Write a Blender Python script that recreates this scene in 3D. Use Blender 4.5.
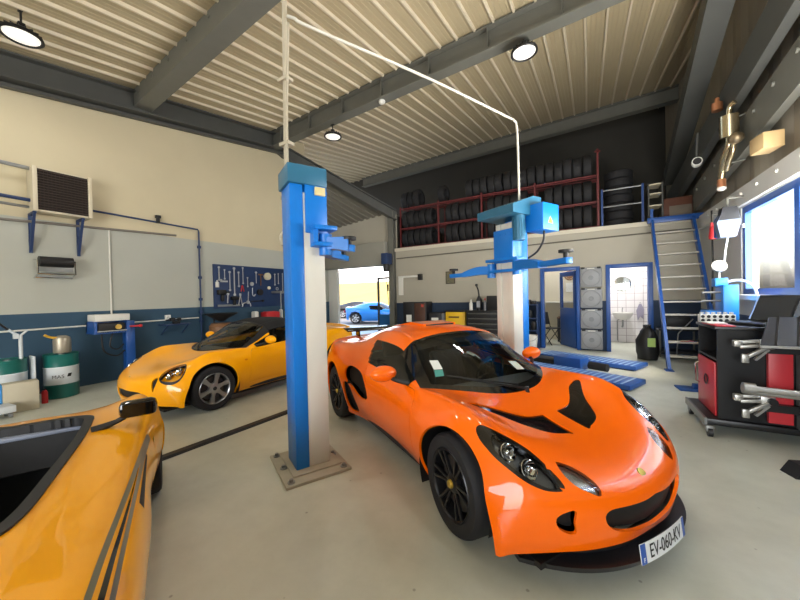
import bpy, bmesh, math, random
import numpy as np
from mathutils import Vector, Matrix
from math import sin, cos, pi, radians

for _o in list(bpy.data.objects):
    bpy.data.objects.remove(_o)
SC = bpy.context.scene
COL = SC.collection

# ------------------------------------------------------------------ camera
F_PX, CAM_H, YAW, PITCH, ROLL = 327.1, 1.467, 0.5251, -0.01168, -0.0228
cam_data = bpy.data.cameras.new('camera')
cam = bpy.data.objects.new('camera', cam_data)
COL.objects.link(cam)
cam_data.sensor_fit = 'HORIZONTAL'
cam_data.sensor_width = 36.0
cam_data.lens = F_PX / 800 * 36.0
cam_data.clip_start = 0.05
cam_data.clip_end = 400
_fw = Vector((-sin(YAW) * cos(PITCH), cos(YAW) * cos(PITCH), sin(PITCH)))
_rt = Vector((cos(YAW), sin(YAW), 0))
_up = _rt.cross(_fw)
_r2 = _rt * cos(ROLL) + _up * sin(ROLL)
_u2 = -_rt * sin(ROLL) + _up * cos(ROLL)
_m = Matrix((_r2, _u2, -_fw)).transposed().to_4x4()
_m.translation = (0, 0, CAM_H)
cam.matrix_world = _m
SC.camera = cam

# ------------------------------------------------------------------ light and exposure
SC.view_settings.view_transform = 'Standard'
SC.view_settings.look = 'None'
SC.view_settings.gamma = 1.0
SC.view_settings.use_curve_mapping = False
SC.view_settings.exposure = 0.4

world = bpy.data.worlds.new('daylight')
SC.world = world
world.use_nodes = True
_nt = world.node_tree
_bg = _nt.nodes['Background']
_sky = _nt.nodes.new('ShaderNodeTexSky')
_sky.sky_type = 'NISHITA'
_sky.sun_disc = False
_sky.sun_elevation = radians(48)
_sky.sun_rotation = radians(120)
_sky.air_density = 1.0
_sky.dust_density = 7.0
_sky.ozone_density = 0.4
_sky.altitude = 200
_nt.links.new(_sky.outputs[0], _bg.inputs[0])
_bg.inputs[1].default_value = 1.0

def area_light(name, loc, aim, sx, sy, watts, col=(1, 1, 1)):
    d = bpy.data.lights.new(name, 'AREA')
    d.shape = 'RECTANGLE'
    d.size, d.size_y = sx, sy
    d.energy = watts
    d.color = col
    o = bpy.data.objects.new(name, d)
    COL.objects.link(o)
    o.location = loc
    o.rotation_euler = (Vector(aim) - Vector(loc)).to_track_quat('-Z', 'Y').to_euler()
    return o

sun_d = bpy.data.lights.new('sun', 'SUN')
sun_d.energy = 0.0
sun_d.angle = radians(1.0)
sun_d.color = (1.0, 0.95, 0.86)
sun = bpy.data.objects.new('sun', sun_d)
COL.objects.link(sun)
sun.rotation_euler = Vector((-0.62, -0.30, -0.62)).to_track_quat('-Z', 'Y').to_euler()

# daylight through the open roller door behind the camera, through the side windows and the far doorway
area_light('daylight_front_door', (-.95, -5.4, 1.8), (-1.6, 4, .6), 5.0, 3.0, 300, (0.96, 0.99, 1.0))
area_light('daylight_side_window', (2.75, 4.6, 2.5), (-1.0, 4.2, -.4), 4.8, 1.4, 265, (0.95, 0.99, 1.0))
# added fill lights standing in for forecourt bounce, to brighten the ceiling
area_light('ceiling_fill_window', (2.34, 4.8, 1.7), (1.1, 5.6, 6.0), 4.8, .8, 480, (1.0, 0.97, 0.90))
area_light('ceiling_fill_door', (-.95, -5.2, .4), (-.95, 3.0, 5.6), 4.8, .8, 6, (1.0, 0.97, 0.92))
for _x, _y, _z in ((-6.40, 1.30, 4.90), (-.87, 5.74, 5.33), (-5.30, 6.10, 5.27), (-3.2, 1.2, 4.9), (-.8, 2.6, 5.1)):  # last two have no lamp body: unseen fill added to light the floor
    _l = area_light('high_bay_and_fill_light', (_x, _y, _z), (_x, _y, 0), .4, .4, 14, (1.0, 0.97, 0.92))
    _l.data.shape = 'DISK'

# ------------------------------------------------------------------ helpers
def lin(h):
    h = h.lstrip('#')
    out = []
    for i in (0, 2, 4):
        c = int(h[i:i + 2], 16) / 255
        out.append(c / 12.92 if c <= 0.04045 else ((c + 0.055) / 1.055) ** 2.4)
    return (*out, 1.0)

MATS = {}
def mat(name, col, rough=0.5, metal=0.0, coat=0.0, noise=0.0, nscale=8.0, bump=0.0, emit=None, estr=1.0, spec=0.5, coat_rough=0.05):
    if name in MATS:
        return MATS[name]
    m = bpy.data.materials.new(name)
    m.use_nodes = True
    nt = m.node_tree
    b = nt.nodes['Principled BSDF']
    c = lin(col) if isinstance(col, str) else (*col, 1.0)
    b.inputs['Base Color'].default_value = c
    b.inputs['Roughness'].default_value = rough
    b.inputs['Metallic'].default_value = metal
    b.inputs['Coat Weight'].default_value = coat
    b.inputs['Coat Roughness'].default_value = coat_rough
    b.inputs['Specular IOR Level'].default_value = spec
    tc = None
    if noise or bump:
        tc = nt.nodes.new('ShaderNodeTexCoord')
        n = nt.nodes.new('ShaderNodeTexNoise')
        n.inputs['Scale'].default_value = nscale
        n.inputs['Detail'].default_value = 6
        nt.links.new(tc.outputs['Object'], n.inputs['Vector'])
        if noise:
            mx = nt.nodes.new('ShaderNodeMix')
            mx.data_type = 'RGBA'
            mx.inputs[6].default_value = tuple(max(0, v * (1 - noise)) for v in c[:3]) + (1,)
            mx.inputs[7].default_value = tuple(min(1, v * (1 + noise)) for v in c[:3]) + (1,)
            nt.links.new(n.outputs[0], mx.inputs[0])
            nt.links.new(mx.outputs[2], b.inputs['Base Color'])
        if bump:
            bp = nt.nodes.new('ShaderNodeBump')
            bp.inputs['Strength'].default_value = bump
            bp.inputs['Distance'].default_value = 0.01
            nt.links.new(n.outputs[0], bp.inputs['Height'])
            nt.links.new(bp.outputs[0], b.inputs['Normal'])
    if emit:
        b.inputs['Emission Color'].default_value = lin(emit)
        b.inputs['Emission Strength'].default_value = estr
    MATS[name] = m
    return m

def glass_mat(name, tint=(0.9, 0.93, 0.92), refl=1.0):
    if name in MATS:
        return MATS[name]
    m = bpy.data.materials.new(name)
    m.use_nodes = True
    nt = m.node_tree
    for n in list(nt.nodes):
        nt.nodes.remove(n)
    out = nt.nodes.new('ShaderNodeOutputMaterial')
    tr = nt.nodes.new('ShaderNodeBsdfTransparent')
    tr.inputs[0].default_value = (*tint, 1)
    gl = nt.nodes.new('ShaderNodeBsdfGlossy')
    gl.inputs['Roughness'].default_value = 0.02
    fr = nt.nodes.new('ShaderNodeFresnel')
    fr.inputs[0].default_value = 1.45
    mul = nt.nodes.new('ShaderNodeMath')
    mul.operation = 'MULTIPLY'
    mul.inputs[1].default_value = refl
    mx = nt.nodes.new('ShaderNodeMixShader')
    nt.links.new(fr.outputs[0], mul.inputs[0])
    nt.links.new(mul.outputs[0], mx.inputs[0])
    nt.links.new(tr.outputs[0], mx.inputs[1])
    nt.links.new(gl.outputs[0], mx.inputs[2])
    nt.links.new(mx.outputs[0], out.inputs[0])
    MATS[name] = m
    return m

class MB:
    """collects shapes, links them as ONE mesh object"""
    def __init__(s):
        s.bm = bmesh.new()
    def box(s, x0, y0, z0, x1, y1, z1, bev=0.0, rot=None):
        r = bmesh.ops.create_cube(s.bm, size=1.0)
        vs = r['verts']
        M = Matrix.Translation(((x0 + x1) / 2, (y0 + y1) / 2, (z0 + z1) / 2)) @ (rot.to_4x4() if rot else Matrix()) @ Matrix.Diagonal((abs(x1 - x0), abs(y1 - y0), abs(z1 - z0), 1))
        bmesh.ops.transform(s.bm, matrix=M, verts=vs)
        if bev:
            es = list({e for v in vs for e in v.link_edges})
            bmesh.ops.bevel(s.bm, geom=es, offset=bev, segments=2, profile=0.5, affect='EDGES')
        return s
    def beam(s, a, b, w, h, up=(0, 0, 1), bev=0.0):
        """box bar from a to b, w wide sideways, h along up"""
        a, b = Vector(a), Vector(b)
        d = (b - a)
        L = d.length
        d.normalize()
        u = Vector(up)
        sd = d.cross(u)
        if sd.length < 1e-4:
            sd = d.cross(Vector((1, 0, 0)))
        sd.normalize()
        u = sd.cross(d)
        R = Matrix((d, sd, u)).transposed()
        c = (a + b) / 2
        return s.box(c.x - L / 2, c.y - w / 2, c.z - h / 2, c.x + L / 2, c.y + w / 2, c.z + h / 2, bev, R)
    def cyl(s, a, b, r, r2=None, seg=20, caps=True):
        a, b = Vector(a), Vector(b)
        d = b - a
        q = Vector((0, 0, 1)).rotation_difference(d.normalized() if d.length else Vector((0, 0, 1)))
        M = Matrix.Translation((a + b) / 2) @ q.to_matrix().to_4x4()
        bmesh.ops.create_cone(s.bm, cap_ends=caps, segments=seg, radius1=r, radius2=r if r2 is None else r2, depth=d.length, matrix=M)
        return s
    def sphere(s, c, r, sc=(1, 1, 1), seg=16):
        bmesh.ops.create_uvsphere(s.bm, u_segments=seg, v_segments=max(6, seg // 2), radius=r, matrix=Matrix.Translation(c) @ Matrix.Diagonal((*sc, 1)))
        return s
    def lathe(s, prof, seg=32, M=None):
        """profile of (r, z) turned round local Z"""
        M = M or Matrix()
        rings = []
        for r, z in prof:
            if r < 1e-6:
                rings.append([s.bm.verts.new(M @ Vector((0, 0, z)))])
            else:
                rings.append([s.bm.verts.new(M @ Vector((r * cos(2 * pi * k / seg), r * sin(2 * pi * k / seg), z))) for k in range(seg)])
        for A, B in zip(rings, rings[1:]):
            for k in range(seg):
                k2 = (k + 1) % seg
                vs = [A[k % len(A)], A[k2 % len(A)], B[k2 % len(B)], B[k % len(B)]]
                u = []
                for v in vs:
                    if v not in u:
                        u.append(v)
                if len(u) > 2:
                    try:
                        s.bm.faces.new(u)
                    except ValueError:
                        pass
        return s
    def tube(s, pts, r, seg=10, smooth=0, closed=False):
        pts = [Vector(p) for p in pts]
        if smooth:
            q = []
            n = len(pts)
            for i in range(n - (0 if closed else 1)):
                p0 = pts[i - 1] if (i > 0 or closed) else pts[0]
                p1, p2 = pts[i], pts[(i + 1) % n]
                p3 = pts[(i + 2) % n] if (i + 2 < n or closed) else pts[-1]
                for k in range(smooth):
                    t = k / smooth
                    q.append(0.5 * ((2 * p1) + (p2 - p0) * t + (2 * p0 - 5 * p1 + 4 * p2 - p3) * t * t + (3 * p1 - p0 - 3 * p2 + p3) * t ** 3))
            if not closed:
                q.append(pts[-1])
            pts = q
        n = len(pts)
        rings = []
        prev = None
        for i, p in enumerate(pts):
            if closed:
                d = pts[(i + 1) % n] - pts[i - 1]
            else:
                d = pts[min(i + 1, n - 1)] - pts[max(i - 1, 0)]
            d.normalize()
            if prev is None:
                a = d.cross(Vector((0, 0, 1)))
                if a.length < 1e-3:
                    a = d.cross(Vector((1, 0, 0)))
            else:
                a = prev - d * prev.dot(d)
            a.normalize()
            prev = a
            b = d.cross(a)
            if isinstance(r, (list, tuple)):
                q = i / max(1, n - 1) * (len(r) - 1)
                k0 = min(int(q), len(r) - 2)
                rr = r[k0] + (r[k0 + 1] - r[k0]) * (q - k0)
            else:
                rr = r
            rings.append([s.bm.verts.new(p + a * rr * cos(2 * pi * k / seg) + b * rr * sin(2 * pi * k / seg)) for k in range(seg)])
        for i in range(n if closed else n - 1):
            A, B = rings[i], rings[(i + 1) % n]
            for k in range(seg):
                s.bm.faces.new([A[k], A[(k + 1) % seg], B[(k + 1) % seg], B[k]])
        if not closed:
            s.bm.faces.new(rings[0][::-1])
            s.bm.faces.new(rings[-1])
        return s
    def prism(s, poly, a, b):
        """poly: list of 3D points (flat), extruded by vector b-a given as (dx,dy,dz)"""
        d = Vector(b) - Vector(a)
        A = [s.bm.verts.new(Vector(p)) for p in poly]
        B = [s.bm.verts.new(Vector(p) + d) for p in poly]
        n = len(A)
        s.bm.faces.new(A)
        s.bm.faces.new(B[::-1])
        for i in range(n):
            s.bm.faces.new([A[(i + 1) % n], A[i], B[i], B[(i + 1) % n]])
        return s
    def quad(s, *p):
        s.bm.faces.new([s.bm.verts.new(Vector(q)) for q in p])
        return s
    def build(s, name, m, parent=None, smooth=35, recalc=True):
        if recalc:
            bmesh.ops.recalc_face_normals(s.bm, faces=s.bm.faces)
        me = bpy.data.meshes.new(name)
        s.bm.to_mesh(me)
        s.bm.free()
        if smooth:
            for p in me.polygons:
                p.use_smooth = True
            if hasattr(me, 'set_sharp_from_angle'):
                me.set_sharp_from_angle(angle=radians(smooth))
        o = bpy.data.objects.new(name, me)
        me.materials.append(m)
        COL.objects.link(o)
        if parent is not None:
            o.parent = parent
        return o

def tag(o, label=None, cat=None, group=None, kind=None):
    if label: o['label'] = label
    if cat: o['category'] = cat
    if group: o['group'] = group
    if kind: o['kind'] = kind
    return o

def thing(name, label, cat, loc=(0, 0, 0), rz=0.0, group=None):
    o = bpy.data.objects.new(name, None)
    o.empty_display_size = 0.1
    COL.objects.link(o)
    o.location = loc
    o.rotation_euler = (0, 0, rz)
    return tag(o, label, cat, group)

def struct(mb, name, m, **k):
    return tag(mb.build(name, m, **k), kind='structure')

KIDS = {}
def copy_tree(o, parent=None):
    c = o.copy()
    COL.objects.link(c)
    if parent is not None:
        c.parent = parent
    for ch in list(o.children):
        copy_tree(ch, c)
    return c

def text_mesh(name, body, size, m, M, parent=None, depth=0.001, align='CENTER', xscale=1.0):
    cu = bpy.data.curves.new(name, 'FONT')
    cu.body = body
    cu.size = size
    cu.extrude = depth
    cu.align_x = align
    cu.align_y = 'CENTER'
    tmp = bpy.data.objects.new(name, cu)
    COL.objects.link(tmp)
    dg = bpy.context.evaluated_depsgraph_get()
    me = bpy.data.meshes.new_from_object(tmp.evaluated_get(dg))
    bpy.data.objects.remove(tmp)
    bpy.data.curves.remove(cu)
    me.transform(M @ Matrix.Diagonal((xscale, 1, 1, 1)))
    me.materials.clear()
    me.materials.append(m)
    o = bpy.data.objects.new(name, me)
    COL.objects.link(o)
    if parent is not None:
        o.parent = parent
    return o

def frame_M(origin, xdir, ydir):
    """matrix whose local X/Y lie along xdir/ydir"""
    x = Vector(xdir).normalized()
    z = x.cross(Vector(ydir)).normalized()
    y = z.cross(x)
    M = Matrix((x, y, z)).transposed().to_4x4()
    M.translation = origin
    return M
# ------------------------------------------------------------------ materials
def paint(name, col, rough=0.32):
    return mat(name, col, rough, 0.0, coat=.75, coat_rough=0.03, spec=0.1)
M_ORANGE = paint('orange_paint', '#FA6A00')
M_YELLOW = paint('yellow_paint', '#FBAA00')
M_BLUECAR = paint('blue_car_paint', '#2A78C8')
mat('black_trim', '#0B0B0C', .55)
mat('gloss_black', '#08080A', .12, coat=.5)
mat('tyre', '#17171A', .75, noise=.2, nscale=30)
mat('rim_black', '#101013', .32)
mat('rim_silver', '#A9ABAE', .3, metal=.85)
mat('rim_dark', '#3A3C40', .4, metal=.6)
mat('badge_gold', '#B79A3A', .35, metal=.6)
mat('disc_steel', '#4A4A4C', .4, metal=.8)
mat('mirror_dark', '#3A3C40', .06, metal=1.0)
mat('mirror', '#C8CCD0', .03, metal=1.0)
mat('chrome', '#D8DADC', .08, metal=1.0)
mat('lamp_silver', '#B9BCC0', .15, metal=.9)
mat('amber', '#E88820', .2)
mat('interior', '#222325', .8, noise=.2, nscale=40)
mat('interior_grey', '#5E6266', .6)
mat('soft_top', '#111113', .9, noise=.3, nscale=120, bump=.2)
glass_mat('windscreen_glass', (.80, .85, .83), 1.0)
glass_mat('side_glass', (.62, .68, .66), 1.0)
glass_mat('lamp_glass', (.92, .94, .95), 1.0)
glass_mat('window_glass', (.98, .99, 1.0), .15)
# ------------------------------------------------------------------ car bodies: a smooth surface through a net of stations
def _spl(P, t, ts):
    """C1 interpolating spline of P (n, ...) at knots t, sampled at ts"""
    n = len(t)
    d = (P[1:] - P[:-1]) / (t[1:] - t[:-1]).reshape((-1,) + (1,) * (P.ndim - 1))
    m = np.zeros_like(P)
    m[0], m[-1] = d[0], d[-1]
    for i in range(1, n - 1):
        h0, h1 = t[i] - t[i - 1], t[i + 1] - t[i]
        m[i] = (h1 * d[i - 1] + h0 * d[i]) / (h0 + h1)
    if n > 2:
        m[0] = 1.5 * d[0] - 0.5 * m[1]
        m[-1] = 1.5 * d[-1] - 0.5 * m[-2]
    out = []
    for x in ts:
        i = int(min(max(np.searchsorted(t, x, side='right') - 1, 0), n - 2))
        h = t[i + 1] - t[i]
        s = (x - t[i]) / h
        out.append((2 * s ** 3 - 3 * s ** 2 + 1) * P[i] + (s ** 3 - 2 * s ** 2 + s) * h * m[i]
                   + (-2 * s ** 3 + 3 * s ** 2) * P[i + 1] + (s ** 3 - s ** 2) * h * m[i + 1])
    return np.array(out)

def smooth_poly(pts, n=8):
    P = np.array(pts, float)
    N = len(P)
    out = []
    for i in range(N):
        p0, p1, p2, p3 = P[i - 1], P[i], P[(i + 1) % N], P[(i + 2) % N]
        for k in range(n):
            t = k / n
            out.append(0.5 * (2 * p1 + (p2 - p0) * t + (2 * p0 - 5 * p1 + 4 * p2 - p3) * t * t + (3 * p1 - p0 - 3 * p2 + p3) * t ** 3))
    return np.array(out)

def ngon(cx, cz, r, n=72):
    return np.array([(cx + r * cos(2 * pi * k / n), cz + r * sin(2 * pi * k / n)) for k in range(n)])

def in_poly(pts, poly):
    x, y = pts[:, 0], pts[:, 1]
    ins = np.zeros(len(pts), bool)
    n = len(poly)
    for i in range(n):
        x1, y1 = poly[i]
        x2, y2 = poly[(i + 1) % n]
        c = (y1 > y) != (y2 > y)
        if not c.any():
            continue
        xx = (x2 - x1) * (y - y1) / ((y2 - y1) if y2 != y1 else 1e-9) + x1
        ins ^= c & (x < xx)
    return ins

def near_poly(q, poly):
    a = poly
    b = np.roll(poly, -1, 0)
    ab = b - a
    t = np.clip(((q - a) * ab).sum(1) / np.maximum((ab ** 2).sum(1), 1e-12), 0, 1)
    c = a + ab * t[:, None]
    k = ((c - q) ** 2).sum(1).argmin()
    return c[k]

AX = {'xy': (0, 1), 'xz': (0, 2), 'yz': (1, 2)}

class Shell:
    def __init__(s, net, creases=(), step=0.017, vstep=0.017):
        G = np.array(net, float)
        Ns, Nk = G.shape[:2]
        # along the car
        seg = np.linalg.norm(G[1:] - G[:-1], axis=2).mean(1)
        t = np.concatenate([[0], np.cumsum(seg)])
        ts, us = [], []
        for i in range(Ns - 1):
            n = max(2, int(round(seg[i] / step)))
            for k in range(n):
                ts.append(t[i] + seg[i] * k / n)
                us.append(i + k / n)
        ts.append(t[-1]); us.append(Ns - 1)
        cuts = [0] + sorted(creases) + [Ns - 1]
        A = []
        for a, b in zip(cuts, cuts[1:]):
            lo, hi = t[a], t[b]
            sel = [x for x in ts if lo <= x < hi] + ([ts[-1]] if b == Ns - 1 else [])
            A.append(_spl(G[a:b + 1], t[a:b + 1], sel))
        A = np.concatenate(A)                          # (Nu, Nk, 3)
        mir = A[:, 1:3] * np.array([1, -1, 1])
        E = np.concatenate([mir[:, ::-1], A], 1)       # two ghost lines for symmetry
        sv = np.linalg.norm(G[:, 1:] - G[:, :-1], axis=2).mean(0)
        tv = np.concatenate([[-sv[0] - sv[1], -sv[0], 0], np.cumsum(sv)])
        tvs, vs = [], []
        for i in range(Nk - 1):
            n = max(2, int(round(sv[i] / vstep)))
            for k in range(n):
                tvs.append(tv[2 + i] + sv[i] * k / n)
                vs.append(i + k / n)
        tvs.append(tv[-1]); vs.append(Nk - 1)
        S = _spl(np.swapaxes(E, 0, 1), tv, tvs)        # (Nv, Nu, 3)
        S = np.swapaxes(S, 0, 1)
        S[:, 0, 1] = 0
        s.us, s.vs = np.array(us), np.array(vs)
        full = np.concatenate([S[:, :0:-1] * np.array([1, -1, 1]), S], 1)
        s.nu, s.nw = full.shape[:2]
        s.V = full.reshape(-1, 3).copy()
        uu = np.repeat(s.us[:, None], s.nw, 1)
        vv = np.repeat(np.concatenate([s.vs[:0:-1], s.vs])[None], s.nu, 0)
        s.VU = np.stack([uu, vv], -1).reshape(-1, 2)
        i, j = np.meshgrid(np.arange(s.nu - 1), np.arange(s.nw - 1), indexing='ij')
        a = (i * s.nw + j).ravel()
        s.F = np.stack([a, a + 1, a + s.nw + 1, a + s.nw], 1)   # outward facing (checked below)
        s.calc_normals()
        top = s.N[(s.nu // 3) * s.nw + s.nw // 2]
        if top[2] < 0:
            s.F = s.F[:, ::-1]
            s.calc_normals()
        s.cls = np.zeros(len(s.F), int)
        s.names = ['body']
        s.cen = s.V[s.F].mean(1)
        s.cuv = s.VU[s.F].mean(1)
    def calc_normals(s):
        P = s.V[s.F]
        fn = np.cross(P[:, 2] - P[:, 0], P[:, 3] - P[:, 1])
        N = np.zeros_like(s.V)
        for k in range(4):
            np.add.at(N, s.F[:, k], fn)
        s.N = N / np.maximum(np.linalg.norm(N, axis=1), 1e-9)[:, None]
    def cut(s, name, proj, poly, u=(-1, 99), v=(-1, 99), side='B', over=None, snap=True, z=None, x=None):
        """faces inside the outline become class `name`; its border is pulled onto the outline"""
        poly = np.array(poly, float)
        s.cen = s.V[s.F].mean(1)
        if name not in s.names:
            s.names.append(name)
        ci = s.names.index(name)
        def coords(P, UV):
            if proj == 'uv':
                return UV
            Q = P[:, list(AX[proj])].copy()
            if proj[0] == 'y':
                Q[:, 0] = np.abs(Q[:, 0])
            if proj[1] == 'y':
                Q[:, 1] = np.abs(Q[:, 1])
            return Q
        ok = (s.cuv[:, 0] >= u[0]) & (s.cuv[:, 0] <= u[1]) & (s.cuv[:, 1] >= v[0]) & (s.cuv[:, 1] <= v[1])
        if side == 'R': ok &= s.cen[:, 1] < 0
        if side == 'L': ok &= s.cen[:, 1] > 0
        if z: ok &= (s.cen[:, 2] > z[0]) & (s.cen[:, 2] < z[1])
        if x: ok &= (s.cen[:, 0] > x[0]) & (s.cen[:, 0] < x[1])
        if over is not None:
            ok &= np.isin(s.cls, [s.names.index(o) for o in over])
        ins = ok & in_poly(coords(s.cen, s.cuv), poly)
        if not ins.any():
            print('EMPTY CUT', name)
            return
        s.cls[ins] = ci
        if not snap or proj == 'uv':
            return
        cin = np.zeros(len(s.V), int); cok = np.zeros(len(s.V), int)
        for k in range(4):
            np.add.at(cin, s.F[ins, k], 1)
            np.add.at(cok, s.F[ok, k], 1)
        bd = np.where((cin > 0) & (cin < cok))[0]
        a, b = AX[proj]
        for i in bd:
            p = s.V[i]
            q = np.array([p[a], p[b]])
            sg = np.array([1.0, 1.0])
            if proj[0] == 'y': sg[0] = -1 if q[0] < 0 else 1
            if proj[1] == 'y': sg[1] = -1 if q[1] < 0 else 1
            c = near_poly(q * sg, poly) * sg
            dl = c - q
            L = np.hypot(*dl)
            if L > 0.03:
                continue
            n = s.N[i]
            k3 = 3 - a - b
            nz = n[k3] if abs(n[k3]) > 0.25 else 0.25 * (1 if n[k3] >= 0 else -1)
            s.V[i, a] += dl[0]
            s.V[i, b] += dl[1]
            s.V[i, k3] -= np.clip((n[a] * dl[0] + n[b] * dl[1]) / nz, -0.03, 0.03)
    def patch(s, obj, mask, m, parent, off):
        keep, s.cls = s.cls, np.where(mask, 99, -1)
        s.names_keep, s.names = s.names, ['_'] * 99 + ['patch']
        o = s.part('patch', m, parent, obj=obj, off=off)
        s.cls, s.names = keep, s.names_keep
        return o
    def part(s, name, m, parent, obj=None, off=0.0, lip=0.0, side=None, shrink=0.0, drop=False):
        ci = s.names.index(name)
        sel = s.cls == ci
        if side == 'R': sel = sel & (s.cen[:, 1] < 0)
        if side == 'L': sel = sel & (s.cen[:, 1] > 0)
        F = s.F[sel]
        if not len(F):
            print('EMPTY PART', name)
            return None
        ids, inv = np.unique(F, return_inverse=True)
        inv = inv.reshape(F.shape)
        V = s.V[ids] + s.N[ids] * off
        N = s.N[ids]
        nv = len(V)
        ed = {}
        for f in inv:
            for k in range(4):
                a, b = int(f[k]), int(f[(k + 1) % 4])
                if (b, a) in ed:
                    del ed[(b, a)]
                else:
                    ed[(a, b)] = 1
        bverts = {}
        for a, b in ed:
            for q, w in ((a, b), (b, a)):
                bverts.setdefault(q, []).append(w)
        if shrink:
            cen = {}
            for f in inv:
                c = V[f].mean(0)
                for q in f:
                    if int(q) in bverts:
                        cen.setdefault(int(q), []).append(c)
            mv = {}
            for q in bverts:
                d = np.mean(cen[q], axis=0) - V[q]
                tdir = V[bverts[q][0]] - V[bverts[q][-1]]
                tl = np.linalg.norm(tdir)
                if tl > 1e-6:
                    tdir = tdir / tl
                    d = d - tdir * d.dot(tdir)
                L = np.linalg.norm(d)
                mv[q] = d / L * shrink if L > 1e-6 else d * 0
            for q, d in mv.items():
                V[q] = V[q] + d
        verts = [tuple(p) for p in V]
        faces = [tuple(int(q) for q in f) for f in inv]
        if lip:
            m1, m2 = {}, {}
            for q in bverts:
                m1[q] = len(verts); verts.append(tuple(V[q]))
                m2[q] = len(verts); verts.append(tuple(V[q] - N[q] * lip))
            for a, b in ed:
                faces.append((m1[b], m1[a], m2[a], m2[b]))
        me = bpy.data.meshes.new(obj or name)
        me.from_pydata(verts, [], faces)
        for p in me.polygons:
            p.use_smooth = True
        me.materials.append(m)
        o = bpy.data.objects.new(obj or name, me)
        COL.objects.link(o)
        o.parent = parent
        return o

def mir(seq):
    """outline on one side -> usable for both (|y|)"""
    return seq

# net of the orange coupe: station rows from the front lip to the tail, eight lines from the centre out to the sill
NET_COUPE = [
 [(.715,0,.200),(.700,.22,.195),(.640,.42,.190),(.570,.56,.185),(.510,.67,.180),(.462,.755,.175),(.440,.795,.165),(.425,.805,.155)],
 [(.737,0,.275),(.718,.22,.272),(.656,.43,.268),(.582,.575,.260),(.520,.690,.250),(.462,.780,.230),(.425,.815,.195),(.400,.815,.155)],
 [(.740,0,.360),(.720,.23,.363),(.660,.44,.367),(.585,.59,.370),(.512,.705,.365),(.420,.805,.330),(.350,.840,.240),(.330,.815,.158)],
 [(.718,0,.438),(.696,.23,.442),(.636,.44,.453),(.560,.59,.465),(.470,.705,.475),(.340,.820,.430),(.250,.848,.280),(.220,.815,.160)],
 [(.630,0,.500),(.608,.23,.507),(.550,.44,.530),(.465,.59,.563),(.365,.715,.590),(.220,.830,.490),(.150,.850,.300),(.130,.815,.165)],
 [(.420,0,.563),(.400,.23,.579),(.355,.45,.624),(.285,.60,.665),(.190,.720,.695),(.080,.835,.560),(.030,.852,.310),(.020,.815,.165)],
 [(.150,0,.617),(.135,.23,.631),(.105,.45,.674),(.055,.60,.735),(.000,.710,.757),(-.080,.832,.590),(-.120,.845,.310),(-.140,.79,.165)],
 [(.010,0,.662),(-.010,.22,.677),(-.085,.44,.716),(-.165,.60,.757),(-.24,.705,.752),(-.290,.815,.585),(-.320,.800,.310),(-.330,.72,.150)],
 [(-.165,0,.712),(-.200,.24,.726),(-.330,.46,.750),(-.490,.635,.754),(-.57,.720,.734),(-.61,.795,.575),(-.630,.770,.310),(-.630,.67,.142)],
 [(-.560,0,.935),(-.580,.23,.930),(-.650,.44,.905),(-.735,.575,.880),(-.80,.722,.737),(-.85,.785,.575),(-.860,.755,.310),(-.860,.66,.140)],
 [(-.945,0,1.112),(-.945,.23,1.102),(-.955,.41,1.070),(-.97,.515,1.027),(-1.06,.725,.750),(-1.1,.785,.580),(-1.10,.750,.310),(-1.10,.66,.140)],
 [(-1.36,0,1.158),(-1.36,.23,1.148),(-1.36,.39,1.115),(-1.37,.492,1.070),(-1.40,.738,.772),(-1.42,.795,.590),(-1.42,.760,.315),(-1.42,.67,.140)],
 [(-1.75,0,1.138),(-1.75,.22,1.128),(-1.75,.38,1.092),(-1.75,.480,1.040),(-1.74,.765,.807),(-1.72,.830,.632),(-1.72,.790,.330),(-1.72,.70,.142)],
 [(-2.10,0,1.070),(-2.10,.22,1.060),(-2.10,.37,1.020),(-2.09,.490,.960),(-2.08,.778,.850),(-2.05,.865,.660),(-2.02,.850,.360),(-2.00,.78,.150)],
 [(-2.45,0,.980),(-2.44,.22,.975),(-2.43,.38,.950),(-2.42,.530,.905),(-2.40,.765,.868),(-2.38,.865,.665),(-2.36,.865,.380),(-2.36,.82,.160)],
 [(-2.75,0,.910),(-2.74,.22,.905),(-2.73,.40,.895),(-2.72,.550,.880),(-2.66,.735,.845),(-2.62,.840,.650),(-2.60,.845,.400),(-2.60,.82,.180)],
 [(-3.00,0,.890),(-2.99,.22,.886),(-2.96,.40,.880),(-2.92,.560,.865),(-2.86,.690,.820),(-2.82,.775,.640),(-2.80,.800,.420),(-2.78,.79,.230)],
 [(-2.99,0,.700),(-2.98,.22,.700),(-2.95,.42,.695),(-2.91,.580,.680),(-2.86,.680,.640),(-2.83,.740,.520),(-2.82,.770,.380),(-2.81,.77,.230)],
 [(-2.92,0,.240),(-2.91,.22,.240),(-2.90,.42,.235),(-2.88,.580,.230),(-2.86,.660,.230),(-2.84,.720,.228),(-2.83,.745,.225),(-2.82,.75,.220)],
]

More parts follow.
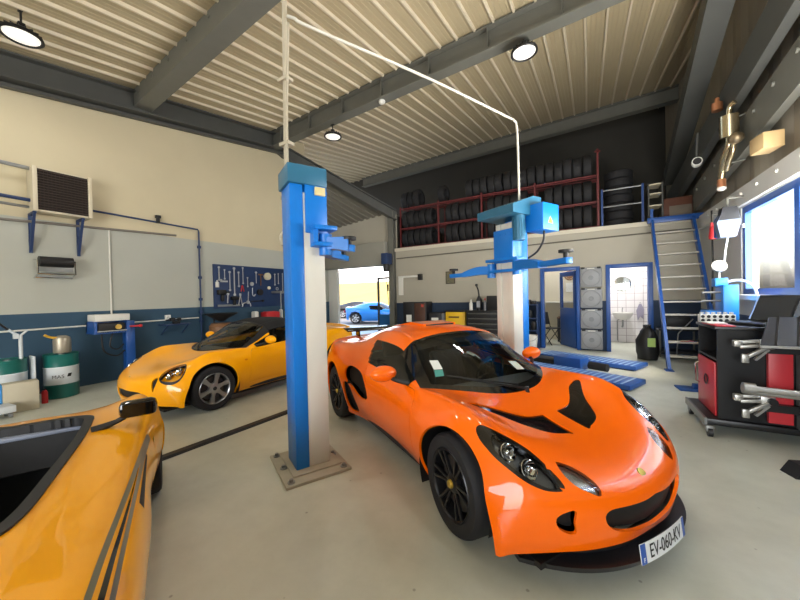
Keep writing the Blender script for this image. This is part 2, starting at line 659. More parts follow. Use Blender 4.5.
def make_wheel(parent, pos, left, R, width, style, steer=0.0):
    """wheel lying in the car's xz plane; pos is its outer-face centre; left: outer face looks to +y"""
    sg = 1 if left else -1
    M = Matrix.Translation(pos) @ Matrix.Translation((0, -sg * width / 2, 0)) @ Matrix.Rotation(steer, 4, 'Z') @ Matrix.Translation((0, sg * width / 2, 0)) @ Matrix.Rotation(-sg * pi / 2, 4, 'X')   # local +Z -> outward
    w = width
    rr = R * 0.685
    rim_m = MATS['rim_black'] if style == 'black' else MATS['rim_silver']
    b = MB()
    b.lathe([(rr * .99, -.02), (rr * 1.03, -.004), (rr * 1.0, .004), (rr * .955, -.006), (rr * .93, -.03), (rr * .90, -w * .85)], 56, M)
    if style == 'black':
        for k in range(6):
            for dv in (-.17, .17):
                a0 = 2 * pi * k / 6 + dv * .55
                a1 = 2 * pi * k / 6 + dv
                for (r0, r1, h0, h1, z0, z1) in [(.03, rr * .97, .020, .012, -.032, -.010)]:
                    p = [Vector((cos(a0) * r0, sin(a0) * r0, z0)), Vector((cos(a1) * r1, sin(a1) * r1, z1))]
                    b.beam(M @ p[0], M @ p[1], .018, .02, up=(0, sg, 0), bev=.004)
        b.lathe([(0, -.012), (.04, -.014), (.06, -.024), (.066, -.05)], 32, M)
    else:
        for k in range(6):
            a = 2 * pi * k / 6 + .3
            pts = []
            ca, sa = cos(a), sin(a)
            t = Vector((-sa, ca, 0)); d = Vector((ca, sa, 0))
            for r0, hw, z in [(.045, .030, -.012), (rr * .55, .021, -.006), (rr * .97, .034, -.004)]:
                pts.append((d * r0 + t * hw, d * r0 - t * hw, z))
            poly = [p[0] for p in pts] + [p[1] for p in pts[::-1]]
            zs = [p[2] for p in pts] + [p[2] for p in pts[::-1]]
            poly = [M @ Vector((q.x, q.y, z)) for q, z in zip(poly, zs)]
            off = (M.to_3x3() @ Vector((0, 0, -.025)))
            b.prism(poly, (0, 0, 0), off)
        b.lathe([(0, -.006), (.05, -.006), (.07, -.012), (.075, -.05)], 32, M)
    wheel = b.build('wheel', rim_m, parent, smooth=30)
    t = MB()
    prof = [(rr * .985, -.022), (rr * 1.04, .0), (R * .84, .010), (R * .93, .006), (R * .975, -.010), (R * .995, -.03), (R, -w * .25),
            (R, -w * .75), (R * .98, -w + .012), (R * .9, -w), (rr, -w + .02)]
    t.lathe(prof, 64, M)
    t.build('tyre', MATS['tyre'], wheel)
    h = MB()
    h.lathe([(0, .002), (.022, .002), (.026, -.004), (.027, -.02)], 24, M)
    h.build('hub_cap', MATS['badge_gold'] if style == 'black' else MATS['rim_dark'], wheel)
    d = MB()
    d.lathe([(0, -.06), (rr * .80, -.06), (rr * .80, -.085), (0, -.085)], 40, M)
    d.build('brake_disc', MATS['disc_steel'], wheel)
    return wheel

def arch_liner(parent, cx, cz, R, y_out, y_in):
    for sg in (1, -1):
        b = MB()
        n = 40
        ring = []
        for k in range(n + 1):
            a = radians(-18) + k / n * radians(222)
            ring.append((cx + R * cos(a), cz + R * sin(a)))
        A = [b.bm.verts.new((x, sg * y_out, z)) for x, z in ring]
        B = [b.bm.verts.new((x, sg * y_in, z)) for x, z in ring]
        for k in range(n):
            b.bm.faces.new([A[k], A[k + 1], B[k + 1], B[k]])
        b.bm.faces.new(B)
        b.build('wheel_arch_liner', MATS['black_trim'], parent)

def car_seat(parent, x, y, m):
    b = MB()
    b.box(x - .22, y - .21, .20, x + .25, y + .21, .34, .05)
    b.beam((x - .20, y, .25), (x - .48, y, .80), .42, .11, up=(0.9, 0, 0.4), bev=.045)
    b.beam((x - .47, y, .79), (x - .55, y, .97), .24, .09, up=(0.9, 0, 0.4), bev=.035)
    b.build('car_seat', m, parent)

def steering_wheel(parent, x, y, z, m):
    b = MB()
    M = Matrix.Translation((x, y, z)) @ Matrix.Rotation(radians(-68), 4, 'Y')
    pts = [M @ Vector((.165 * cos(2 * pi * k / 32), .165 * sin(2 * pi * k / 32), 0)) for k in range(32)]
    b.tube(pts, .016, 8, closed=True)
    for a in (0, 2.1, 4.2):
        b.beam(M @ Vector((0, 0, -.01)), M @ Vector((.16 * cos(a), .16 * sin(a), 0)), .03, .012)
    b.sphere(M @ Vector((0, 0, -.005)), .045)
    b.cyl(M @ Vector((0, 0, 0)), M @ Vector((0, 0, .25)), .025)
    b.build('steering_wheel', m, parent)

def door_mirror(parent, y_sg, base, c, m, stalk_m, sc=(1, 1, 1), L=.2, boxy=False):
    b = MB()
    b.sphere((0, 0, 0), 1.0, (.075 * sc[0], .105 * sc[1], .062 * sc[2]), 24)
    for v in b.bm.verts:
        if v.co.x < -.02:
            v.co.x = -.02 - (v.co.x + .02) * 0.05
    bmesh.ops.translate(b.bm, verts=b.bm.verts, vec=c)
    if boxy:
        b.bm.clear()
        b.box(c[0] - .022, c[1] - .10 * sc[1], c[2] - .055 * sc[2], c[0] + .06, c[1] + .10 * sc[1], c[2] + .055 * sc[2], .03)
    h = b.build('door_mirror', m, parent)
    if boxy:
        MB().box(c[0] - .025, c[1] - .08 * sc[1], c[2] - .04 * sc[2], c[0] - .0215, c[1] + .08 * sc[1], c[2] + .04 * sc[2], .0).build('mirror_glass', MATS['mirror_dark'], h)
    g = MB()
    if boxy:
        g.bm.free(); s = MB()
        s.tube([base, ((base[0] + c[0]) / 2 + .01, (base[1] + c[1]) / 2, (base[2] + c[2]) / 2 - .015), (c[0] + .02, c[1] - y_sg * .05, c[2] - .03)], [.026, .014, .016], 10, smooth=4)
        s.build('mirror_stalk', stalk_m, h)
        return h
    M = Matrix.Translation((c[0] - .024, c[1], c[2])) @ Matrix.Diagonal((.004, .088 * sc[1], .048 * sc[2], 1))
    bmesh.ops.create_uvsphere(g.bm, u_segments=20, v_segments=10, radius=1, matrix=M)
    g.build('mirror_glass', MATS['mirror'], h)
    s = MB()
    s.tube([base, ((base[0] + c[0]) / 2 + .01, (base[1] + c[1]) / 2, (base[2] + c[2]) / 2 - .015), (c[0], c[1] - y_sg * .05, c[2] - .03)], [.022, .016, .018], 10, smooth=4)
    s.build('mirror_stalk', stalk_m, h)
    return h

NET_ROADSTER = [list(r) for r in NET_COUPE]
def _set(i, k, p):
    NET_ROADSTER[i][k] = p
# rounder lower nose and softer wings
for _k, _z in ((0, .468), (1, .470), (2, .475), (3, .482), (4, .488)):
    p = NET_ROADSTER[3][_k]; _set(3, _k, (p[0] - .005, p[1], _z))
for _k in range(5):
    p = NET_ROADSTER[4][_k]; _set(4, _k, (p[0], p[1], p[2] + (.024, .022, .018, .010, -.004)[_k]))
    p = NET_ROADSTER[5][_k]; _set(5, _k, (p[0], p[1], p[2] + (.020, .016, .006, 0, -.012)[_k]))
# cabin top and low engine deck behind it
for _i, _dz in ((10, -.010), (11, -.012), (12, -.05), (13, -.10), (14, -.08), (15, -.03)):
    for _k in range(4):
        p = NET_ROADSTER[_i][_k]; _set(_i, _k, (p[0], p[1], p[2] + _dz * (1, 1, .9, .7)[_k]))

def arch_outline(cx, cz, r, n=72):
    out = []
    for k in range(n):
        a = 2 * pi * k / n
        d = math.degrees(a) - (360 if a > pi else 0)
        g = max(0.0, min(1.0, (20 - d) / 50)) if -75 < d < 20 else 0.0
        rr = r + .075 * g * g * (3 - 2 * g)
        out.append((cx + rr * cos(a), cz + rr * sin(a)))
    return np.array(out)
def cut_wheels(sh, r0=.352, r1=.365):
    sh.cut('arch', 'xz', arch_outline(.012, .305, r0), v=(3.6, 9))
    sh.cut('arch', 'xz', ngon(-2.30, .32, r1), v=(3.6, 9))

def lamp_unit(parent, name, sh, cls, side, reflectors, trim):
    """clear cover flush with the body over a recessed housing with reflectors"""
    h = sh.part(cls, trim, parent, obj=name, off=-.045, side=side)
    sh.part(cls, MATS['lamp_glass'], h, obj='lamp_cover', off=-.002, side=side)
    sg = -1 if side == 'R' else 1
    for (x, y, z, r, m) in reflectors:
        b = MB()
        M = Matrix.Translation((x, sg * y, z)) @ Matrix.Rotation(radians(62), 4, 'Y')
        b.lathe([(0, -.018), (r * .45, -.012), (r * .8, .0), (r, .016), (r * 1.06, .014), (r * 1.02, -.01), (0, -.03)], 28, M)
        b.sphere(M @ Vector((0, 0, 0)), r * .32)
        b.build('reflector', m, h)
    return h
def cabin(parent, lhd, seat_m):
    b = MB()
    b.box(-1.72, -.68, .15, -.42, .68, .19)
    for sg in (1, -1):
        b.box(-1.72, sg * .64, .15, -.55, sg * .70, .70, .02)
    b.box(-1.80, -.66, .15, -1.70, .66, .86, .03)
    b.box(-1.6, -.09, .19, -.5, .09, .40, .03)
    b.build('cabin_tub', MATS['interior'], parent)
    d = MB()
    d.prism([(-.30, -.60, .60), (-.62, -.64, .70), (-.74, -.64, .66), (-.70, -.64, .50), (-.40, -.60, .45)], (0, 0, 0), (0, 1.24, 0))
    d.build('dashboard', MATS['interior_grey'], parent)
    for y in (.34, -.34):
        car_seat(parent, -1.18, y, seat_m)
    steering_wheel(parent, -.86, .34 if lhd else -.34, .70, MATS['interior'])

# open two-seater: flat wide shoulders either side of a narrow cockpit
NET_OPEN = [list(r) for r in NET_ROADSTER]
for _i, _zs in ((7, (.690, .700, .722, .745, .742)), (8, (.728, .735, .748, .750, .732)), (9, (.750, .752, .752, .748, .725)), (10, (.750, .750, .750, .745, .720)),
                (11, (.755, .755, .755, .750, .725)), (12, (.775, .775, .770, .765, .740)), (13, (.81, .81, .80, .79, .77)), (14, (.82, .82, .81, .80, .78)), (15, (.82, .82, .81, .80, .77)), (16, (.83, .83, .82, .81, .76))):
    _xs = [p[0] for p in NET_OPEN[_i]]
    _ys = (0, .22, .40, .58, .725)
    for _k in range(5):
        NET_OPEN[_i][_k] = (_xs[_k] if _i < 9 else _xs[4], _ys[_k] if _i < 14 else NET_OPEN[_i][_k][1], _zs[_k])

for _i in range(11, 19):
    for _k in (5, 6, 7):
        p = NET_OPEN[_i][_k]; NET_OPEN[_i][_k] = (p[0], min(p[1], (.795, .765, .72)[_k - 5]), p[2])
    p = NET_OPEN[_i][4]; NET_OPEN[_i][4] = (p[0], min(p[1], .725), p[2])
# ------------------------------------------------------------------ the setting
def band_mat(name, bands, rough=.75, noise=.06):
    """wall paint in horizontal bands: [(z_from, colour), ...] from the floor up"""
    m = bpy.data.materials.new(name)
    m.use_nodes = True
    nt = m.node_tree
    b = nt.nodes['Principled BSDF']
    b.inputs['Roughness'].default_value = rough
    g = nt.nodes.new('ShaderNodeNewGeometry')
    sx = nt.nodes.new('ShaderNodeSeparateXYZ')
    nt.links.new(g.outputs['Position'], sx.inputs[0])
    prev = None
    for z, c in bands:
        if prev is None:
            rgb = nt.nodes.new('ShaderNodeRGB'); rgb.outputs[0].default_value = lin(c)
            prev = rgb.outputs[0]
            continue
        gt = nt.nodes.new('ShaderNodeMath'); gt.operation = 'GREATER_THAN'; gt.inputs[1].default_value = z
        nt.links.new(sx.outputs[2], gt.inputs[0])
        mx = nt.nodes.new('ShaderNodeMix'); mx.data_type = 'RGBA'
        mx.inputs[7].default_value = lin(c)
        nt.links.new(gt.outputs[0], mx.inputs[0])
        nt.links.new(prev, mx.inputs[6])
        prev = mx.outputs[2]
    n = nt.nodes.new('ShaderNodeTexNoise'); n.inputs['Scale'].default_value = 1.7; n.inputs['Detail'].default_value = 5
    nt.links.new(g.outputs['Position'], n.inputs['Vector'])
    mr = nt.nodes.new('ShaderNodeMapRange'); mr.inputs[3].default_value = 1 - noise; mr.inputs[4].default_value = 1 + noise
    nt.links.new(n.outputs[0], mr.inputs[0])
    vm = nt.nodes.new('ShaderNodeVectorMath'); vm.operation = 'SCALE'
    nt.links.new(prev, vm.inputs[0]); nt.links.new(mr.outputs[0], vm.inputs['Scale'])
    nt.links.new(vm.outputs[0], b.inputs['Base Color'])
    return m

def floor_mat():
    m = bpy.data.materials.new('painted_concrete')
    m.use_nodes = True
    nt = m.node_tree
    b = nt.nodes['Principled BSDF']
    g = nt.nodes.new('ShaderNodeNewGeometry')
    n1 = nt.nodes.new('ShaderNodeTexNoise'); n1.inputs['Scale'].default_value = .9; n1.inputs['Detail'].default_value = 8; n1.inputs['Roughness'].default_value = .65
    n2 = nt.nodes.new('ShaderNodeTexNoise'); n2.inputs['Scale'].default_value = 14; n2.inputs['Detail'].default_value = 4
    vo = nt.nodes.new('ShaderNodeTexVoronoi'); vo.inputs['Scale'].default_value = 5.5
    for n in (n1, n2, vo):
        nt.links.new(g.outputs['Position'], n.inputs['Vector'])
    r1 = nt.nodes.new('ShaderNodeValToRGB')
    r1.color_ramp.elements[0].position = .3; r1.color_ramp.elements[0].color = lin('#B2B4A5')
    r1.color_ramp.elements[1].position = .7; r1.color_ramp.elements[1].color = lin('#D2D4C5')
    nt.links.new(n1.outputs[0], r1.inputs[0])
    r2 = nt.nodes.new('ShaderNodeValToRGB')       # small dark chips in the paint
    r2.color_ramp.elements[0].position = .035; r2.color_ramp.elements[0].color = (.25, .24, .22, 1)
    r2.color_ramp.elements[1].position = .06; r2.color_ramp.elements[1].color = (1, 1, 1, 1)
    nt.links.new(vo.outputs['Distance'], r2.inputs[0])
    mx = nt.nodes.new('ShaderNodeMix'); mx.data_type = 'RGBA'; mx.blend_type = 'MULTIPLY'; mx.inputs[0].default_value = .55
    nt.links.new(r1.outputs[0], mx.inputs[6]); nt.links.new(r2.outputs[0], mx.inputs[7])
    nt.links.new(mx.outputs[2], b.inputs['Base Color'])
    mr = nt.nodes.new('ShaderNodeMapRange'); mr.inputs[3].default_value = .22; mr.inputs[4].default_value = .5
    nt.links.new(n2.outputs[0], mr.inputs[0]); nt.links.new(mr.outputs[0], b.inputs['Roughness'])
    bp = nt.nodes.new('ShaderNodeBump'); bp.inputs['Strength'].default_value = .06; bp.inputs['Distance'].default_value = .01
    nt.links.new(n2.outputs[0], bp.inputs['Height']); nt.links.new(bp.outputs[0], b.inputs['Normal'])
    return m

XL, XR, YB = -7.8, 2.1, 9.45
def zroof(y): return 5.123 + .167 * y
m_wall_l = band_mat('wall_left_paint', [(0, '#2C4A60'), (1.32, '#AEB0A6'), (2.86, '#C8BD9E')])
m_wall_b = band_mat('wall_back_paint', [(0, '#22344C'), (1.24, '#A8A394')])
m_wall_r = band_mat('wall_right_paint', [(0, '#30405A'), (1.05, '#B9B8B2')])
m_white = mat('white_paint', '#D8D7D0', .6, noise=.04, nscale=3)
m_steel = mat('dark_steel_paint', '#66665F', .5, noise=.12, nscale=5)
m_steel2 = mat('darker_steel_paint', '#4B4C49', .5, noise=.12, nscale=5)
m_galv = mat('galvanised', '#8A8C8B', .45, metal=.5, noise=.15, nscale=12)
m_blue = mat('workshop_blue', '#1A4C94', .38, noise=.05, nscale=9)
m_lift = mat('lift_blue', '#0870C8', .36, noise=.06, nscale=6)
m_lift_hood = mat('lift_hood_blue', '#28627F', .4, noise=.06, nscale=6)
m_black = mat('black_plastic', '#141416', .5)
m_red = mat('signal_red', '#B8242A', .4)
m_cream = mat('cream_sheet', '#C9BFA6', .55, noise=.06, nscale=6)
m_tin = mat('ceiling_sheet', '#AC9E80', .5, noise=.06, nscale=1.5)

b = MB(); b.box(-12, -5.5, -.2, 4, 13.6, 0)
struct(b, 'floor', floor_mat(), smooth=0)

# left wall: runs to the far doorway, steps back behind the near lift post
b = MB()
b.prism([(XL, -5.5, 0), (XL, 7.6, 0), (XL, 7.6, zroof(7.6)), (XL, -5.5, zroof(-5.5))], (0, 0, 0), (-.2, 0, 0))
b.box(-8.6, 7.6, 0, XL, 7.8, 4.6)
b.box(-8.75, 7.7, 0, -8.55, YB + .2, 4.6)
struct(b, 'wall_left', m_wall_l, smooth=0)

# added unseen front wall behind the viewer; its vehicle doorway limits the light
b = MB()
b.box(XL - .2, -5.7, 0, -3.6, -5.5, zroof(-5.5) + .05); b.box(1.7, -5.7, 0, XR + .2, -5.5, zroof(-5.5) + .05); b.box(-3.6, -5.7, 3.4, 1.7, -5.5, zroof(-5.5) + .05)
struct(b, 'wall_front', m_white, smooth=0)

# back wall under the mezzanine with its two doorways, and the piece over the roller door
b = MB()
for x0, x1, z0, z1 in [(-5.62, -1.08, 0, 3.0), (-1.08, -.24, 2.08, 3.0), (-.24, .42, 0, 3.0), (.42, 1.20, 2.06, 3.0), (1.20, 2.3, 0, 3.0)]:
    b.box(x0, YB, z0, x1, YB + .15, z1)
b.box(-8.7, YB, 2.95, -5.62, YB + .15, 4.3)
struct(b, 'wall_back', m_wall_b, smooth=0)

# mezzanine deck and the dark wall behind the tyre racks
b = MB(); b.box(-5.62, YB - .04, 2.96, XR + .2, 13.4, 3.06)
struct(b, 'trim_1', mat('deck_edge', '#C8C2B0', .7), smooth=0)
b = MB(); b.box(-5.75, 13.4, 0, 4, 13.6, zroof(13.6) + .1); b.box(-11.5, 13.4, 3.9, -5.75, 13.6, zroof(13.6) + .1)
b.box(-5.75, YB + .15, 3.06, -5.62, 13.4, 4.2)
struct(b, 'wall_rear', mat('rear_wall_sheet', '#3A3833', .8, noise=.1, nscale=2), smooth=0)

# right wall: plinth, pier, lintel and sheet cladding round the long window
b = MB()
b.box(XR, -5.5, 0, XR + .2, YB + .2, 1.36)
b.box(XR, 7.25, 1.36, XR + .2, YB + .2, 2.95)
b.box(XR, -5.5, 1.36, XR + .2, 2.2, 2.95)
b.box(XR, 2.2, 2.74, XR + .2, 7.25, 2.95)
struct(b, 'wall_right', m_wall_r, smooth=0)
b = MB(); b.box(XR - .06, -5.5, 2.75, XR + .2, YB + .2, 3.02)
for k in range(12):
    b.cyl((XR - .06, 2.6 + .55 * k, 2.92), (XR - .085, 2.6 + .55 * k, 2.92), .022, seg=8)
struct(b, 'trim_2', mat('lintel_grey', '#C6C5BF', .55, noise=.05, nscale=3), smooth=30)
b = MB()
zt = lambda y: zroof(y) + .05
n = 90
prof = []
for k in range(n + 1):
    y = -5.5 + k * (19.0 / n)
    prof.append((XR + .06 + (.025 if k % 3 == 0 else 0), y))
A = [b.bm.verts.new((x, y, 3.0)) for x, y in prof]
B = [b.bm.verts.new((x, y, zt(y))) for x, y in prof]
for k in range(n):
    b.bm.faces.new([A[k], A[k + 1], B[k + 1], B[k]])
struct(b, 'wall_cladding', mat('cladding_sheet', '#8C8475', .55, noise=.06, nscale=2), smooth=0)
b = MB(); b.box(XR - .14, 2.0, 1.30, XR + .02, 7.4, 1.37)
struct(b, 'trim_3', m_white, smooth=0)

# right window: blue frame, mullions, panes, exterior louvre blind on the right hand panes
w = struct(MB().box(XR + .02, 2.2, 1.36, XR + .10, 7.25, 1.46).box(XR + .02, 2.2, 2.64, XR + .10, 7.25, 2.74).box(XR + .02, 7.15, 1.46, XR + .10, 7.25, 2.64).box(XR + .02, 2.2, 1.46, XR + .10, 2.3, 2.64)
           .box(XR + .02, 5.62, 1.46, XR + .10, 5.74, 2.64).box(XR + .02, 3.9, 1.46, XR + .10, 4.02, 2.64), 'window_1', m_blue, smooth=0)
for y0, y1 in ((5.74, 7.15), (4.02, 5.62), (2.3, 3.9)):
    MB().box(XR + .055, y0, 1.46, XR + .063, y1, 2.64).build('pane', MATS['window_glass'], w, smooth=0)
MB().box(XR + .0, 7.16, 2.42, XR + .03, 7.24, 2.48).build('window_latch', m_white, w, smooth=0)
b = MB()
for k in range(34):
    b.beam((XR + .14, 2.3, 1.48 + k * .034), (XR + .14, 5.62, 1.48 + k * .034), .05, .004, up=(.5, 0, .9))
b.build('blind', mat('blind_white', '#D9DCE0', .6), w, smooth=0)

# roof: ribbed sheets sloping up to the back, gable beam, rafters, eaves beams
b = MB()
def rib_panel(b, x0, x1, y0, y1):
    xs, k = [], 0
    n0 = math.ceil((x0 + 9) / .333); x = x0
    pts = [(x0, 0)]
    q = math.ceil(x0 / .333) * .333
    while q < x1:
        for dx, dz in ((-.026, 0), (-.014, -.045), (.014, -.045), (.026, 0), (.083, 0), (.089, -.006), (.095, 0), (.163, 0), (.169, -.006), (.175, 0), (.243, 0), (.249, -.006), (.255, 0)):
            if x0 < q + dx < x1:
                pts.append((q + dx, dz))
        q += .333
    pts.append((x1, 0))
    A = [b.bm.verts.new((x, y0, zroof(y0) + dz)) for x, dz in pts]
    B = [b.bm.verts.new((x, y1, zroof(y1) + dz)) for x, dz in pts]
    for k in range(len(pts) - 1):
        tgt = 1 if (pts[k][1] < -.02 or pts[k + 1][1] < -.02) else 0  # second material paints the ribs lighter, as if lit from the side
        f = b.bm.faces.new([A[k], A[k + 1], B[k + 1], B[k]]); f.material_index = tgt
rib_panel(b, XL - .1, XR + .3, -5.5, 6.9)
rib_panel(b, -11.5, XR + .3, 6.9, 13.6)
b.bm.verts.ensure_lookup_table()
for (x0, x1, y0, y1) in ((XL - .2, 4, -5.5, 6.9), (-11.6, 4, 6.9, 13.7)):
    v = [b.bm.verts.new((x, y, zroof(y) + .08)) for x, y in ((x0, y0), (x1, y0), (x1, y1), (x0, y1))]
    b.bm.faces.new(v)
ceil_ = struct(b, 'ceiling', m_tin, smooth=0, recalc=False); ceil_.data.materials.append(mat('ceiling_rib_lit', '#CFC4AC', .5))

def ibeam(b, p, q, w, h, tf=.03, tw=.02):
    """I-section from p to q (points on the top-flange centre line)"""
    p, q = Vector(p), Vector(q)
    for dz, ww, hh in ((-tf / 2, w, tf), (-h + tf / 2, w, tf), (-h / 2, tw, h - 2 * tf)):
        b.beam(p + Vector((0, 0, dz)), q + Vector((0, 0, dz)), ww, hh)
b = MB()
for (x0, y0), (x1, y1), h in (((XL, 6.30), (XR + .1, 5.46), .42), ((-9.6, 13.2), (XR + .1, 11.65), .40)):
    ibeam(b, (x0, y0, zroof(y0) - .04), (x1, y1, zroof(y1) - .04), .24, h)
for k in range(9):
    x = -7.2 + k * 1.15; y = 6.30 - (x - XL) * .0848
    b.box(x - .006, y - .10, zroof(y) - .43, x + .006, y + .10, zroof(y) - .06)
struct(b, 'trim_4', m_steel, smooth=0)
b = MB()
b.beam((XL, 3.16, zroof(3.16) - .195), (XR, 2.27, zroof(2.27) - .195), .28, .33)
for k in range(14):
    b.cyl((XL + .4 + k * .7, 3.02 - .063 * k, zroof(3.0) - .14), (XL + .4 + k * .7, 2.97 - .063 * k, zroof(3.0) - .14), .03, seg=8)
struct(b, 'trim_5', m_steel, smooth=30)
b = MB()
ibeam(b, (XL + .16, -5.5, zroof(-5.5) - .06), (XL + .16, 6.62, zroof(6.62) - .06), .26, .40)
b.beam((XL + .10, -5.5, zroof(-5.5) - .52), (XL + .10, 6.9, zroof(6.9) - .52), .10, .06)
struct(b, 'trim_6', m_steel2, smooth=0)
# beam down to the far column, and the lower sheet roof beyond it
b = MB()
ibeam(b, (XL - .05, 6.45, 6.06), (-5.55, YB - .05, 4.32), .22, .34)
struct(b, 'trim_7', m_steel2, smooth=0)
b = MB()
P = [Vector((XL - .1, 6.8, 5.95)), Vector((-5.6, YB + .2, 4.20)), Vector((-8.7, YB + .2, 3.95)), Vector((-9.4, 6.9, 5.0))]
for k in range(24):
    t0, t1 = k / 24, (k + 1) / 24
    a0, a1 = P[0].lerp(P[3], t0), P[0].lerp(P[3], t1)
    c0, c1 = P[1].lerp(P[2], t0), P[1].lerp(P[2], t1)
    up = Vector((0, 0, -.04 if k % 2 else 0))
    b.quad(a0 + up, c0 + up, c1 + up, a1 + up)
    b.quad(a1 + up, c1 + up, c1 - up - Vector((0, 0, .04)), a1 - up - Vector((0, 0, .04)))
struct(b, 'ceiling_lean_to', mat('lean_to_sheet', '#6E6A60', .6), smooth=0, recalc=False)
b = MB()
b.box(-5.80, YB - .16, 0, -5.60, YB - .10, 4.3); b.box(-5.80, YB - .02, 0, -5.60, YB + .04, 4.3); b.box(-5.71, YB - .10, 0, -5.69, YB - .02, 4.3)
struct(b, 'trim_8', m_steel, smooth=0)
# right-hand eaves beams running with the roof
b = MB()
def eb(p0, p1, w, h): b.beam(p0, p1, w, h)
eb((1.46, 4.3, 5.80), (1.98, 11.6, 4.52), .30, .34)
eb((1.95, .5, 5.30), (1.95, 11.5, 3.86), .12, .50)
struct(b, 'trim_9', m_steel2, smooth=0)
b = MB()
eb((2.05, -2, 4.82), (2.05, 9.4, 3.42), .10, .50)
for k in range(14):
    b.cyl((2.0, 2.0 + k * .55, 4.45 - k * .0676), (1.975, 2.0 + k * .55, 4.45 - k * .0676), .03, seg=8)
struct(b, 'trim_10', m_steel, smooth=30)

# roller door box, guides, white jamb
b = MB()
b.box(-8.55, YB - .35, 2.50, -5.82, YB - .02, 3.30, .04)
for k in range(7):
    b.box(-8.5, YB - .30, 2.50 - .0, -5.9, YB - .28, 2.55)
struct(b, 'door_1', mat('roller_grey', '#8E8C82', .5), smooth=30)
b = MB(); b.box(-8.55, YB - .06, 0, -8.12, YB + .06, 2.5); struct(b, 'trim_11', m_white, smooth=0)

# inner doorways
def doorway(nm, x0, x1, ztop):
    b = MB()
    b.box(x0, YB - .03, 0, x0 + .09, YB + .17, ztop, .004); b.box(x1 - .09, YB - .03, 0, x1, YB + .17, ztop, .004); b.box(x0 + .09, YB - .03, ztop - .09, x1 - .09, YB + .17, ztop, .004)
    return struct(b, nm, m_blue, smooth=30)
d2 = doorway('door_2', -1.13, -.20, 2.12)
d3 = doorway('door_3', .35, 1.27, 2.12)
b = MB()
M = Matrix.Translation((-.30, YB + .14, 0)) @ Matrix.Rotation(radians(-58), 4, 'Z')
b.box(-.76, -.02, .01, 0, .02, 1.05, .003); b.box(-.76, -.02, 1.9, 0, .02, 2.02, .003)
b.box(-.76, -.02, 1.05, -.66, .02, 1.9); b.box(-.10, -.02, 1.05, 0, .02, 1.9)
bmesh.ops.transform(b.bm, matrix=M, verts=b.bm.verts)
leaf = b.build('door_leaf', m_blue, d2, smooth=30)
b = MB(); b.box(-.66, -.004, 1.05, -.10, .004, 1.9)
bmesh.ops.transform(b.bm, matrix=M, verts=b.bm.verts)
b.build('pane', MATS['window_glass'], leaf, smooth=0)
b = MB(); b.tube([M @ Vector((-.70, -.02, 1.02)), M @ Vector((-.70, -.06, 1.02)), M @ Vector((-.60, -.06, 1.02))], .01, 8)
b.build('door_handle', MATS['chrome'], leaf)
# rooms behind the doorways
m_tile = bpy.data.materials.new('white_tiles'); m_tile.use_nodes = True
nt = m_tile.node_tree; bs = nt.nodes['Principled BSDF']; bs.inputs['Roughness'].default_value = .25
br = nt.nodes.new('ShaderNodeTexBrick'); g = nt.nodes.new('ShaderNodeNewGeometry')
sx = nt.nodes.new('ShaderNodeSeparateXYZ'); cx = nt.nodes.new('ShaderNodeCombineXYZ'); ad = nt.nodes.new('ShaderNodeMath'); ad.operation = 'ADD'
nt.links.new(g.outputs['Position'], sx.inputs[0]); nt.links.new(sx.outputs[0], ad.inputs[0]); nt.links.new(sx.outputs[1], ad.inputs[1])
nt.links.new(ad.outputs[0], cx.inputs[0]); nt.links.new(sx.outputs[2], cx.inputs[1]); nt.links.new(cx.outputs[0], br.inputs['Vector'])
br.offset = 0; br.inputs['Color1'].default_value = lin('#DAD6D4'); br.inputs['Color2'].default_value = lin('#D2CECE'); br.inputs['Mortar'].default_value = lin('#9A8E90')
br.inputs['Scale'].default_value = 1; br.inputs['Mortar Size'].default_value = .006; br.inputs['Brick Width'].default_value = .2; br.inputs['Row Height'].default_value = .2
nt.links.new(br.outputs[0], bs.inputs['Base Color'])
b = MB(); b.box(.25, 11.3, 0, 1.75, 11.45, 2.9); b.box(.15, YB + .15, 0, .27, 11.45, 2.9); b.box(1.65, YB + .15, 0, 1.8, 11.45, 2.9)
struct(b, 'wall_washroom', m_tile, smooth=0)
b = MB(); b.box(-2.4, 11.3, 0, .15, 11.45, 2.9); b.box(-2.5, YB + .15, 0, -2.4, 11.45, 2.9)
struct(b, 'wall_office', mat('office_paint', '#C6BEA8', .7), smooth=0)
ld = bpy.data.lights.new('washroom_lamp', 'AREA'); ld.size = .5; ld.energy = 38
lo = bpy.data.objects.new('washroom_lamp', ld); COL.objects.link(lo); lo.location = (.9, 10.3, 2.85)
ld = bpy.data.lights.new('office_lamp', 'AREA'); ld.size = .5; ld.energy = 22
lo = bpy.data.objects.new('office_lamp', ld); COL.objects.link(lo); lo.location = (-.9, 10.4, 2.85)

# outside beyond the roller door: yard, field, far hedge
b = MB(); b.box(-60, 13.7, -.2, 10, 30, -.02); b.box(-60, -8, -.2, -12, 13.7, -.02)
struct(b, 'ground_yard', mat('yard_asphalt', '#6E6B66', .9, noise=.1, nscale=1), smooth=0)
b = MB(); b.prism([(-150, 30, -.2), (-150, 36, 1.0), (-150, 50, 4.2), (-150, 120, 4.7), (-150, 120, -.2)], (0, 0, 0), (142, 0, 0))
struct(b, 'ground_field', mat('dry_grass', '#8A7A3C', 1, noise=.25, nscale=.4), smooth=0)
b = MB(); b.box(XR + .25, -60, -.3, 200, 260, -.1)
struct(b, 'ground_forecourt', mat('forecourt_concrete', '#E4E2DC', .9), smooth=0)
# ------------------------------------------------------------------ the orange coupe between the lift posts
def place_car(t, axle_xy, ang):
    t.location = (axle_xy[0], axle_xy[1], 0)
    t.rotation_euler = (0, 0, ang)

